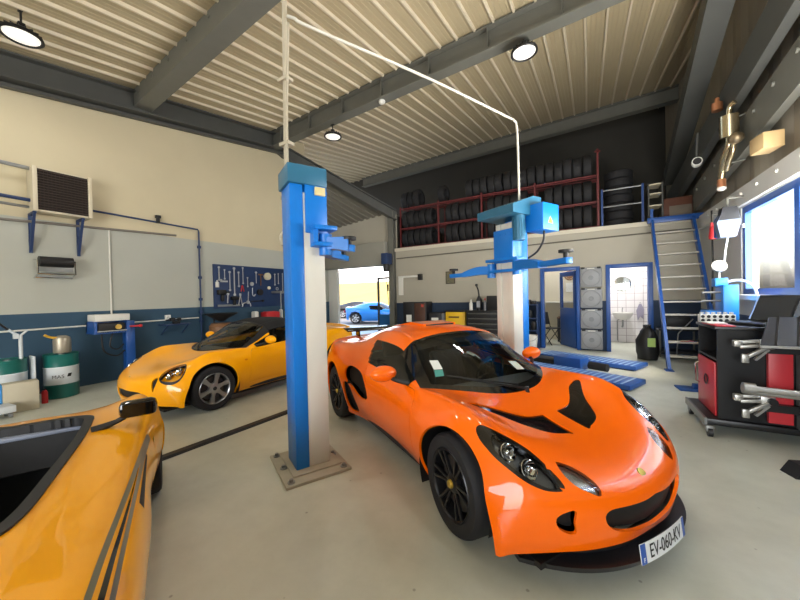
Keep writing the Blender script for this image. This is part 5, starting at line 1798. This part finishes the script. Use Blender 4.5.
MB().box(-.26, -.186, .05, .30, -.179, .34, .004).build('front_panel', m_black, t)
t = thing('parts_shelf', 'low dark shelf with small boxes left of the office doorway', 'shelf', (-1.32, 9.22, 0))
for x in (-.17, .15):
    MB().box(x - .015, -.2, 0, x + .015, .2, 1.18).build('side_panel', m_navy, t)
for z in (.10, .48, .80, 1.15):
    MB().box(-.155, -.2, z, .135, .2, z + .025).build('shelf_board', m_navy, t)
for i, (x, z, h) in enumerate(((-.07, 1.176, .12), (.06, 1.176, .09), (-.05, .826, .18), (.05, .506, .22))):
    tag(MB().box(-1.32 + x - .05, 9.10, z, -1.32 + x + .05, 9.30, z + h, .01).build('parts_box', m_dk), ('dark box on top of the low shelf, the left one', 'dark box on top of the low shelf, the right one', 'dark box on the upper board inside the low shelf', 'dark box on the middle board inside the low shelf')[i], 'box', 'boxes on the low shelf')
t = thing('bucket', 'white plastic bucket on the floor left of the office doorway', 'bucket', (-1.30, 8.86, 0))
MB().lathe([(0, .004), (.12, .004), (.125, .0), (.155, .38), (.165, .385), (.165, .40), (.148, .40), (.12, .02), (0, .02)], 28).build('bucket_body', m_white, t)
MB().tube([(-.158, 0, .37), (-.10, -.14, .30), (0, -.19, .27), (.10, -.14, .30), (.158, 0, .37)], .006, 6, smooth=4).build('bail', m_galv, t)

# four grey wheel-cover lids in a wall rack between the doorways
m_lid = mat('lid_grey', '#8E9092', .45, noise=.05, nscale=8)
_l = ('topmost of the column', 'second from the top of the column', 'third from the top of the column', 'lowest of the column')
for k in range(4):
    z0 = 1.58 - k * .515
    t = thing('storage_box', 'grey plastic box front between the doorways, ' + _l[k], 'box', (.035, YB - .055, z0), 0, 'column of grey boxes')
    b = MB(); b.box(-.235, -.03, 0, .235, .03, .49, .03); b.build('panel', m_lid, t)
    b = MB(); M = Matrix.Translation((0, -.03, .235)) @ Matrix.Rotation(pi / 2, 4, 'X')
    b.lathe([(.20, 0), (.205, .012), (.195, .012), (.19, 0)], 40, M); b.lathe([(0, .008), (.05, .006), (.055, 0)], 24, M)
    b.build('round_ridge', mat('lid_ridge', '#7A7C7E', .4), t)
    for x in (-.17, .17):
        MB().box(x - .04, -.045, .455, x + .04, -.0305, .50, .006).build('clip', m_black, t)
    MB().box(-.08, -.04, .45, .08, -.0305, .475, .004).build('handle', m_white, t)

# washroom
t = thing('round_mirror', 'round mirror on the tiled washroom wall', 'mirror', (.82, 11.295, 1.67))
M = Matrix.Rotation(pi / 2, 4, 'X')
MB().lathe([(0, .004), (.20, .004), (.205, 0), (.205, -.01)], 40, M).build('glass', MATS['mirror'], t)
MB().lathe([(.203, 0), (.212, .006), (.215, -.01)], 40, M).build('rim', m_galv, t)
t = thing('wash_basin', 'white washbasin with grey drain pipe in the washroom', 'basin', (.80, 11.06, .0))
b = MB(); b.lathe([(.03, .66), (.14, .69), (.23, .80), (.25, .86), (.235, .865), (.20, .80), (.10, .73), (0, .72)], 32, Matrix.Diagonal((1, .85, 1, 1)))
b.box(-.2, .10, .74, .2, .235, .865, .02); b.build('bowl', m_white, t)
MB().tube([(0, .0, .69), (0, 0, .50), (0, .12, .46), (.0, .22, .46)], .022, 10).tube([(-.12, .2, .05), (-.12, .2, .62), (-.05, .15, .68)], .012, 8).build('drain_pipe', m_galv, t)
MB().tube([(0, .17, .86), (0, .17, 1.0), (0, .04, 1.0), (0, .03, .96)], .012, 8, smooth=3).build('tap', MATS['chrome'], t)
t = thing('hand_towel', 'grey towel hanging on a hook right of the washbasin', 'towel', (1.22, 11.285, .65))
b = MB(); b.prism([(-.02, -.02, .45), (.03, -.02, .45), (.09, -.03, .30), (.07, -.035, .02), (.0, -.03, .10), (-.06, -.035, -.02), (-.09, -.03, .26)], (0, 0, 0), (0, .02, 0))
b.build('cloth', mat('towel_grey', '#8C8798', .9, noise=.2, nscale=30), t, smooth=0)
MB().tube([(0, .01, .47), (0, -.03, .47), (0, -.035, .50)], .008, 6).build('hook', MATS['chrome'], t)
# office
t = thing('office_shelf', 'white shelf across the office wall seen through the doorway', 'shelf', (-.9, 11.2, 1.16))
MB().box(-.6, -.2, 0, .6, .095, .03).build('board', m_white, t)
for x in (-.5, .5):
    MB().beam((x, .08, -.2), (x, -.15, -.01), .02, .02).build('shelf_bracket', m_white, t)
t = thing('office_chair', 'dark folding chair inside the office', 'chair', (-.98, 10.25, 0), .9)
MB().box(-.2, -.2, .44, .2, .2, .47, .01).build('seat', m_dk, t)
MB().beam((0, .2, .55), (0, .28, .9), .36, .02, up=(0, 1, 0)).build('backrest', m_dk, t)
for x in (-.18, .18):
    MB().tube([(x, -.22, 0), (x, .19, .50), (x, .28, .9)], .012, 6).build('leg', m_black, t)
    MB().tube([(x * .9, .24, 0), (x * .9, -.15, .45)], .012, 6).build('leg', m_black, t)
t = thing('desk', 'small wooden desk in the office behind the chair', 'desk', (-.55, 11.02, 0))
MB().box(-.3, -.25, .70, .3, .25, .73).build('desk_top', mat('desk_wood', '#6A5038', .5), t)
for x in (-.27, .27):
    for y in (-.22, .22):
        MB().box(x - .02, y - .02, 0, x + .02, y + .02, .70).build('leg', m_dk, t)
t = thing('wall_clock', 'round brown sign on the office wall', 'sign', (-.52, 11.296, 1.98))
MB().lathe([(0, .006), (.14, .006), (.15, 0), (.15, -.004)], 32, M).build('disc', mat('sign_brown', '#8A5A3A', .5), t)
MB().lathe([(.10, .0065), (.105, .0075), (.11, .0065)], 32, M).build('ring', m_cream, t)
tag(MB().box(-.62, 11.29, 1.48, -.44, 11.297, 1.76).build('paper_notice', m_white), 'white paper notice under the round brown sign in the office', 'notice')

# scissor lift plates let into the floor behind the orange car
t = thing('scissor_lift', 'blue scissor lift with two flat platforms on the floor', 'car lift', (-.27, 7.20, 0), radians(-24.4))
for y, xa in ((-.72, .20), (.72, -.22)):
    p = MB().box(-1.0 + xa * .2, y - .30, .02, 1.10 + xa, y + .30, .09, .006).build('platform', m_blue, t)
    b = MB()
    for k in range(20):
        b.box(-.92 + xa * .9 + k * .10, y - .27, .09, -.89 + xa * .9 + k * .10, y + .27, .096)
    b.build('tread_bars', mat('platform_light', '#7FA0C6', .35), p)
    MB().box(-.95 + xa * .2, y - .26, 0, 1.05 + xa, y + .26, .02).build('base_frame', m_black, p)
MB().box(-.30, -.22, 0, .22, .10, .22, .01).build('drive_block', m_blue, t)
MB().box(-.85, -.18, 0, -.34, .16, .12, .01).build('cylinder_frame', m_black, t)
MB().cyl((.30, -.05, .10), (.62, -.08, .10), .07, seg=16).build('hydraulic_motor', m_dk, t)
t = thing('floor_jack_foot', 'blue steel foot on the floor left of the red trolley', 'stand foot', (1.27, 6.26, 0), .1)
MB().box(-.16, -.13, 0, .16, .13, .025, .004).build('foot_plate', m_blue, t)
MB().box(.02, -.04, .025, .12, .04, .09, .006).build('socket', m_blue, t)
t = thing('rubbish_bag', 'black bag with a pale green label at the foot of the ladder', 'bag', (1.05, 8.62, 0))
b = MB(); b.lathe([(0, 0), (.16, .01), (.20, .15), (.19, .42), (.13, .60), (.06, .68), (.08, .74), (0, .72)], 18)
rr = random.Random(2)
for v in b.bm.verts:
    v.co.x += rr.uniform(-.02, .02); v.co.y += rr.uniform(-.02, .02)
b.build('bag_body', m_black, t)
MB().box(-.02, -.205, .30, .11, -.195, .48).build('label_patch', mat('label_lime', '#A6C46A', .5), t)
t = thing('tool_cart', 'dark cart with boxes in the shade behind the ladder', 'cart', (1.62, 9.08, 0))
MB().box(-.34, -.22, .12, .34, .22, .16).build('tray', m_dk, t); MB().box(-.34, -.22, .60, .34, .22, .64).build('tray', m_dk, t)
for x in (-.32, .32):
    for y in (-.2, .2):
        MB().box(x - .015, y - .015, .03, x + .015, y + .015, .64).build('leg', m_steel, t)
MB().tube([(-.05, -.24, .1), (-.02, -.24, .55), (.22, -.24, .86)], .012, 8).build('handle', m_galv, t)
MB().box(-.2, -.15, .64, .2, .15, .90, .02).build('lidded_box', m_black, t)
# ------------------------------------------------------------------ red and black wheel-alignment trolley with its rack of clamps
t = thing('alignment_trolley', 'black and red wheel alignment trolley on casters at the right edge', 'trolley', (1.30, 4.70, 0))
o = lambda x, y, z: (x - 1.30, y - 4.70, z)
def bx(x0, y0, z0, x1, y1, z1, bev=0): 
    return MB().box(x0 - 1.30, y0 - 4.70, z0, x1 - 1.30, y1 - 4.70, z1, bev)
m_tb = mat('trolley_black', '#0E0E10', .35)
m_tr = mat('trolley_red', '#C2323A', .38)
bx(1.00, 4.36, .11, 1.98, 5.12, .17, .006).build('base_frame', m_tb, t)
bx(.985, 4.36, .10, 1.005, 5.12, .175).build('base_edge', m_galv, t)
for x, y in ((1.02, 5.03), (1.02, 4.34), (1.9, 5.03), (1.9, 4.34)):
    c = MB().cyl((x - 1.30 - .018, y - 4.70, .045), (x - 1.30 + .018, y - 4.70, .045), .045, seg=20).build('caster', m_dk, t)
    MB().box(x - 1.30 - .03, y - 4.70 - .02, .05, x - 1.30 + .03, y - 4.70 + .03, .11, .004).build('caster_fork', m_galv, c)
# cabinet: black sides, open upper bay, red drawer and red door on the left face
bx(1.10, 4.42, .17, 1.75, 4.44, 1.06).build('side_panel', m_tb, t)
bx(1.10, 5.04, .17, 1.75, 5.06, 1.06).build('side_panel', m_tb, t)
bx(1.73, 4.44, .17, 1.75, 5.04, 1.06).build('back_panel', m_tb, t)
bx(1.10, 4.44, .74, 1.73, 5.04, .76).build('shelf', m_tb, t)
bx(1.08, 4.40, 1.06, 1.78, 5.08, 1.09, .004).build('top', m_tb, t)
d = bx(1.085, 4.45, .18, 1.10, 5.03, .72, .004).build('door', m_tr, t)
MB().lathe([(.05, 0), (.06, .008), (.05, .012), (.04, .008)], 24, Matrix.Translation(o(1.083, 4.70, .50)) @ Matrix.Rotation(-pi / 2, 4, 'Y')).build('door_emblem', m_tb, d)
MB().tube([o(1.085, 4.98, .40), o(1.05, 4.98, .42), o(1.05, 4.98, .62), o(1.085, 4.98, .64)], .009, 8).build('handle', MATS['chrome'], d)
MB().tube([o(1.10, 5.06, .86), o(1.02, 5.06, .86), o(.93, 5.06, .85)], .012, 8).build('push_bar', MATS['chrome'], t)
bx(1.44, 4.36, .20, 1.60, 4.41, .95, .004).build('red_panel', m_tr, t)
bx(1.63, 4.30, .17, 1.69, 4.40, 1.05).build('rack_post', m_galv, t)
bx(1.36, 4.30, .86, 1.98, 4.36, .93).build('rack_bar', m_tb, t)
bx(1.36, 4.30, .32, 1.98, 4.36, .39).build('rack_bar', m_tb, t)
m_alu = mat('cast_aluminium', '#B4B2AC', .35, metal=.7, noise=.1, nscale=14)
def clamp(z, label):
    t = thing('wheel_clamp', label, 'wheel clamp', (1.36, 4.26, z), 0, 'aluminium wheel clamps')
    MB().beam((-.16, 0, .03), (.02, .0, .05), .045, .03, bev=.006).beam((-.15, -.03, -.01), (.06, -.02, .02), .03, .03, bev=.006).box(-.19, -.04, -.01, -.13, .03, .05, .008).box(-.02, -.045, -.02, .08, .045, .06, .01).build('slider', m_alu, t)
    MB().beam((.03, -.05, .0), (-.12, -.06, -.10), .04, .03, bev=.006).box(-.15, -.08, -.15, -.10, -.05, -.07, .006).beam((.03, -.05, -.02), (-.06, -.06, -.12), .03, .02).build('claw', m_alu, t)
    MB().cyl((.05, -.05, .02), (.05, -.09, .02), .03, seg=16).build('knob', m_tb, t)
    MB().cyl((.05, .0, .02), (.05, .05, .02), .012).build('stub', m_galv, t)
clamp(.93, 'aluminium wheel clamp on the upper bar of the trolley')
clamp(.42, 'aluminium wheel clamp on the lower bar of the trolley')
t = thing('track_gauge', 'long silver track gauge bar lying across the trolley rack', 'gauge bar', (1.62, 4.14, .50))
MB().tube([(-.36, .0, .055), (.9, .0, .01)], .030, 12).tube([(-.34, .02, .02), (.9, .02, -.025)], .020, 10).build('bar', m_alu, t)
MB().cyl((-.42, .0, .060), (-.34, .0, .056), .050, seg=24).build('end_cup', m_alu, t)
t = thing('target_rack', 'slanted black target panel above the trolley clamps', 'panel', (1.66, 4.18, .96))
b = MB()
b.prism([(-.36, -.09, 0), (.5, -.09, 0), (.5, .10, .24), (-.24, .10, .24)], (0, 0, 0), (0, .02, -.012)); b.build('panel', m_tb, t)
b = MB()
for k in range(6):
    b.beam((-.26 + k * .13, -.09, .008), (-.18 + k * .13, .10, .248), .012, .012)
b.build('rib', m_dk, t)
MB().beam((-.36, -.10, -.01), (.5, -.10, -.01), .02, .02).build('edge', m_alu, t)
# on the trolley
t = thing('paper_stack', 'white papers on a red folder on the trolley top', 'papers', (1.18, 4.60, 1.091), .05)
MB().box(-.10, -.18, 0, .05, .20, .012, .002).build('folder', m_tr, t)
MB().box(-.10, .0, .012, .05, .22, .022, .002).build('papers', m_white, t)
t = thing('socket_case', 'white tray with a black chequered row of sockets on the trolley', 'tray', (1.22, 5.00, 1.09), .0)
MB().box(-.13, -.05, 0, .17, .05, .09, .006).build('tray', m_white, t)
b = MB()
for r in range(2):
    for k in range(6):
        x = -.105 + k * .05
        b.cyl((x, -.053, .025 + r * .042), (x, -.045, .025 + r * .042), .017, seg=12)
b.build('sockets', m_black, t)
b = MB()
for k in range(6):
    b.cyl((-.105 + k * .05, 0, .088), (-.105 + k * .05, 0, .115), .019, seg=12)
b.build('socket_tops', m_tool, t)
t = thing('laptop', 'black laptop open on the trolley before the window', 'laptop', (1.46, 4.68, 1.091), radians(-64))
MB().box(-.19, -.14, 0, .19, .13, .03, .006).build('base', m_tb, t)
MB().box(-.17, -.11, .03, .17, .02, .034).build('keyboard', m_dk, t)
b = MB(); M2 = Matrix.Translation((0, .12, .03)) @ Matrix.Rotation(radians(-22), 4, 'X')
b.box(-.19, -.008, 0, .19, .008, .29, .006); bmesh.ops.transform(b.bm, matrix=M2, verts=b.bm.verts)
l = b.build('screen_lid', m_tb, t)
b = MB(); b.box(-.175, -.0095, .02, .175, -.0079, .27); bmesh.ops.transform(b.bm, matrix=M2, verts=b.bm.verts)
b.build('display', mat('display_grey', '#3C3F42', .15), l)
t = thing('wheel_stop', 'black rubber block on the floor at the right edge', 'block', (1.42, 3.74, 0), .3)
MB().prism([(-.10, -.07, 0), (.10, -.07, 0), (.05, -.07, .09), (-.04, -.07, .09)], (0, 0, 0), (0, .14, 0)).build('block', m_black, t)
MB().cyl((-.02, -.075, .05), (-.02, -.068, .05), .02, seg=14).build('red_cap', m_red, t)

# blue refilling machine below the hose reel
m_mach = mat('machine_blue', '#2380D8', .35)
t = thing('refill_machine', 'bright blue refill machine with a gauge behind the trolley', 'machine', (1.60, 6.35, 0))
MB().box(-.16, -.16, .10, .04, .18, 1.16, .01).build('cabinet', m_mach, t)
MB().box(.0, -.20, .60, .16, .14, 1.52, .01).build('column', m_mach, t)
MB().box(-.06, -.10, 1.50, .08, .06, 1.62, .01).build('head', m_mach, t)
g_ = MB().cyl((.0, -.03, 1.62), (.0, -.03, 1.72), .014).lathe([(0, .02), (.085, .02), (.09, 0), (.085, -.02), (0, -.02)], 28, Matrix.Translation((.0, -.04, 1.79)) @ Matrix.Rotation(radians(70), 4, 'X')).build('gauge', m_galv, t)
MB().lathe([(0, .022), (.075, .022)], 28, Matrix.Translation((.0, -.04, 1.79)) @ Matrix.Rotation(radians(70), 4, 'X')).build('dial', mat('dial_cream', '#E4DCC4', .4), g_)
for z in (1.30, 1.42):
    MB().tube([(-.20, -.1, z), (.0, -.1, z)], .014, 8).build('valve_pipe', m_galv, t)
MB().tube([(.06, -.05, 1.56), (.20, -.08, 1.58), (.32, -.10, 1.50), (.36, -.12, 1.30), (.28, -.14, 1.05)], .016, 8, smooth=6).build('hose', m_drumw, t)
for x in (-.12, .12):
    for y in (-.14, .14):
        MB().cyl((x, y, 0), (x, y, .62 if x > 0 else .10), .03, seg=14).build('foot', m_black, t)

# things hung by the pier: reel in a pale bag, blue and red tools
t = thing('hose_reel', 'grey hose reel housing hanging from the lintel by the window', 'hose reel', (1.86, 6.90, 2.26))
b = MB(); b.prism([(-.10, -.05, .0), (.08, -.05, .0), (.13, -.05, .22), (.10, -.05, .40), (-.08, -.05, .40), (-.14, -.05, .22)], (0, 0, 0), (0, .16, 0))
b.build('reel_housing', mat('reel_pale', '#66748E', .5), t, smooth=0)
MB().prism([(-.12, -.055, .26), (.12, -.055, .26), (.09, -.055, .46), (-.07, -.055, .46)], (0, 0, 0), (0, .17, 0)).build('reel_top', m_dk, t)
MB().tube([(0, .03, .46), (0, .03, .60)], .016, 8).tube([(0, .03, .60), (.245, .03, .60)], .016, 8).build('hanger', m_steel, t)
MB().tube([(0, .03, .0), (-.03, .02, -.2), (-.06, .0, -.52)], .012, 8, smooth=4).build('hose', m_drumw, t)
t = thing('blue_bottle', 'blue plastic bottle hung left of the grey hose reel', 'bottle', (1.84, 7.22, 2.30))
MB().lathe([(0, 0), (.06, 0), (.065, .02), (.065, .28), (.03, .34), (0, .34)], 20).build('bottle_body', m_blue, t)
MB().tube([(0, 0, .34), (0, 0, .46)], .010, 8).tube([(0, 0, .46), (.265, 0, .46)], .010, 8).build('hook', m_steel, t)
t = thing('red_extinguisher', 'red tool hung at the far side of the blue bottle', 'tool', (1.84, 7.55, 2.32))
MB().lathe([(0, 0), (.05, 0), (.055, .05), (.04, .20), (0, .24)], 16).box(-.03, -.02, .20, .05, .02, .28).build('tool_body', m_red, t)
MB().tube([(0, 0, .26), (0, 0, .42)], .008, 8).tube([(0, 0, .42), (.265, 0, .42)], .008, 8).build('hook', m_steel, t)
pipe('drop_hose', [(1.95, 8.05, 2.9), (1.96, 8.05, 1.9), (1.94, 8.05, 1.2)], .014, m_black, 'thin black hose hanging down the pier beside the ladder', 'hose')

# exhaust parts hung on the cladding over the window
t = thing('exhaust_silencer', 'chrome exhaust silencer with pipes hung above the window', 'exhaust', (1.86, 6.75, 3.40))
MB().cyl((0, .06, .36), (-.02, .0, .66), .11, seg=28).build('silencer', mat('exhaust_steel', '#B8A888', .22, metal=.9), t)
MB().tube([(-.02, .0, .66), (-.02, -.04, .76), (.02, -.1, .80)], .035, 12, smooth=4).tube([(0, .06, .36), (.0, .10, .24), (-.02, .22, .10), (.0, .36, -.02), (.0, .44, -.18)], .045, 14, smooth=6).tube([(0, -.02, .34), (.02, -.02, .16), (.0, .10, .0), (.0, .20, -.10)], .035, 12, smooth=6).build('exhaust_pipe', MATS['exhaust_steel'], t)
MB().sphere((.02, -.12, .26), .09, (1, 1.2, .9)).build('catalyst', mat('catalyst_brown', '#8A7A60', .35, metal=.7), t)
MB().cyl((0, .42, -.30), (0, .42, -.18), .055, seg=20).build('tail_tip', mat('copper_tip', '#A06A48', .35, metal=.5), t)
MB().sphere((0, .42, -.32), .06, (1, 1, .7)).build('tip_cap', m_white, t)
MB().tube([(0, .03, .60), (.24, .03, .66)], .012, 8).tube([(0, .3, .02), (.24, .3, .05)], .012, 8).build('hook', m_steel, t)
t = thing('cardboard_box', 'small beige box on the ledge above the window', 'box', (1.99, 6.02, 3.221), .15)
MB().box(-.10, -.14, 0, .10, .14, .20, .006).build('carton', mat('carton_tan', '#C2A678', .7), t)
MB().box(-.102, -.05, .19, .102, .05, .202, .002).build('tape', mat('tape_tan', '#A88C5E', .4), t)
t = thing('wall_floodlight', 'small white floodlight on the dark beam left of the exhaust', 'lamp', (1.75, 8.05, 3.80))
MB().cyl((-.02, -.14, 0), (.0, .0, 0), .075, seg=24).build('housing', m_white, t)
MB().cyl((-.021, -.148, 0), (-.02, -.14, 0), .06, seg=24).build('lens', m_black, t)
MB().tube([(0, 0, .05), (.02, .0, .55)], .02, 8).build('arm', m_steel2, t)
tag(MB().cyl((1.80, 7.1, 4.30), (1.80, 7.1, 4.42), .07, seg=20).cyl((1.80, 7.1, 4.42), (1.80, 7.1, 4.50), .03).build('copper_fitting', MATS['copper_tip']), 'copper coloured round fitting above the exhaust silencer', 'fitting')

# ------------------------------------------------------------------ outside the roller door
t = thing('glazed_door', 'steel framed glass door with blue kick panel at the doorway', 'door', (-6.02, YB + .05, 0))
b = MB(); b.box(-.38, -.025, 0, -.31, .025, 2.14).box(.27, -.025, 0, .34, .025, 2.14).box(-.31, -.025, 2.07, .27, .025, 2.14)
b.build('frame', mat('door_frame_grey', '#3E444C', .5), t)
MB().box(-.31, -.02, 0, .27, .02, .85).build('kick_panel', mat('kick_blue', '#1E5C94', .45), t)
MB().box(-.31, -.004, .85, .27, .004, 2.07).build('pane', MATS['window_glass'], t)
MB().box(.02, -.012, 1.65, .08, -.005, 1.88).build('notice', m_black, t)
for nm, lab, m, (x, y), ang in (('blue_car', 'bright blue sports car parked in the yard outside the doorway', M_BLUECAR, (-9.3, 15.9), radians(22)),
                          ('dark_car', 'black car parked behind the blue one outside the doorway', mat('dark_car_paint', '#0A0A0C', .5), (-13.3, 19.6), radians(24))):
    c = thing(nm, lab, 'car'); place_car(c, (x, y), ang)
    sh = Shell(NET_COUPE, creases=(8,), step=.06, vstep=.06)
    cut_wheels(sh)
    sh.cut('frame', 'uv', [(7.97, -1), (7.97, 3.2), (10.02, 3.2), (10.02, -1)])
    sh.cut('window', 'uv', [(8.55, 3.3), (9.9, 3.25), (11.72, 3.25), (11.2, 3.93), (10.1, 3.93), (8.55, 3.8)])
    sh.part('body', m, c, obj='body_shell')
    sh.part('frame', MATS['gloss_black'], c, obj='windscreen'); [sh.part('window', MATS['gloss_black'], c, obj='side_window', side=sd) for sd in 'RL']
    for (wx, wy, wz, R, w) in OW:
        for left in (False, True):
            make_wheel(c, Vector((wx, wy + .05 if left else -wy - .05, wz)), left, R, w, 'silver')
    for y in (-.45, .45):
        MB().box(-3.02, y - .16, .62, -2.98, y + .16, .74, .01).build('tail_lamp', m_red, c)
t = thing('white_dome', 'white domed tent beyond the yard', 'tent', (-56, 72, 3.6))
MB().sphere((0, 0, .5), 9, (1.5, 1, .75), 32).build('cover', mat('dome_white', '#E0E2E4', .6), t)
rt = random.Random(7)
for k in range(7):
    x = -78 + k * 5.6
    t = thing('far_tree', 'low grey-green tree in the far hedge line beyond the field', 'tree', (x, 98 + rt.uniform(-4, 4), 4.4), 0, 'far hedge trees')
    b = MB()
    for q in range(5):
        b.sphere((rt.uniform(-1.5, 1.5), rt.uniform(-1, 1), 1.6 + rt.uniform(0, 1.8)), rt.uniform(1.0, 1.7), (1, 1, .9), 10)
    b.build('crown', mat('hedge_green', '#6E7C5C', .9, noise=.4, nscale=2), t)
    MB().cyl((0, 0, 0), (0, 0, 1.6), .2).build('trunk', mat('bark', '#4A4036', .9), t)
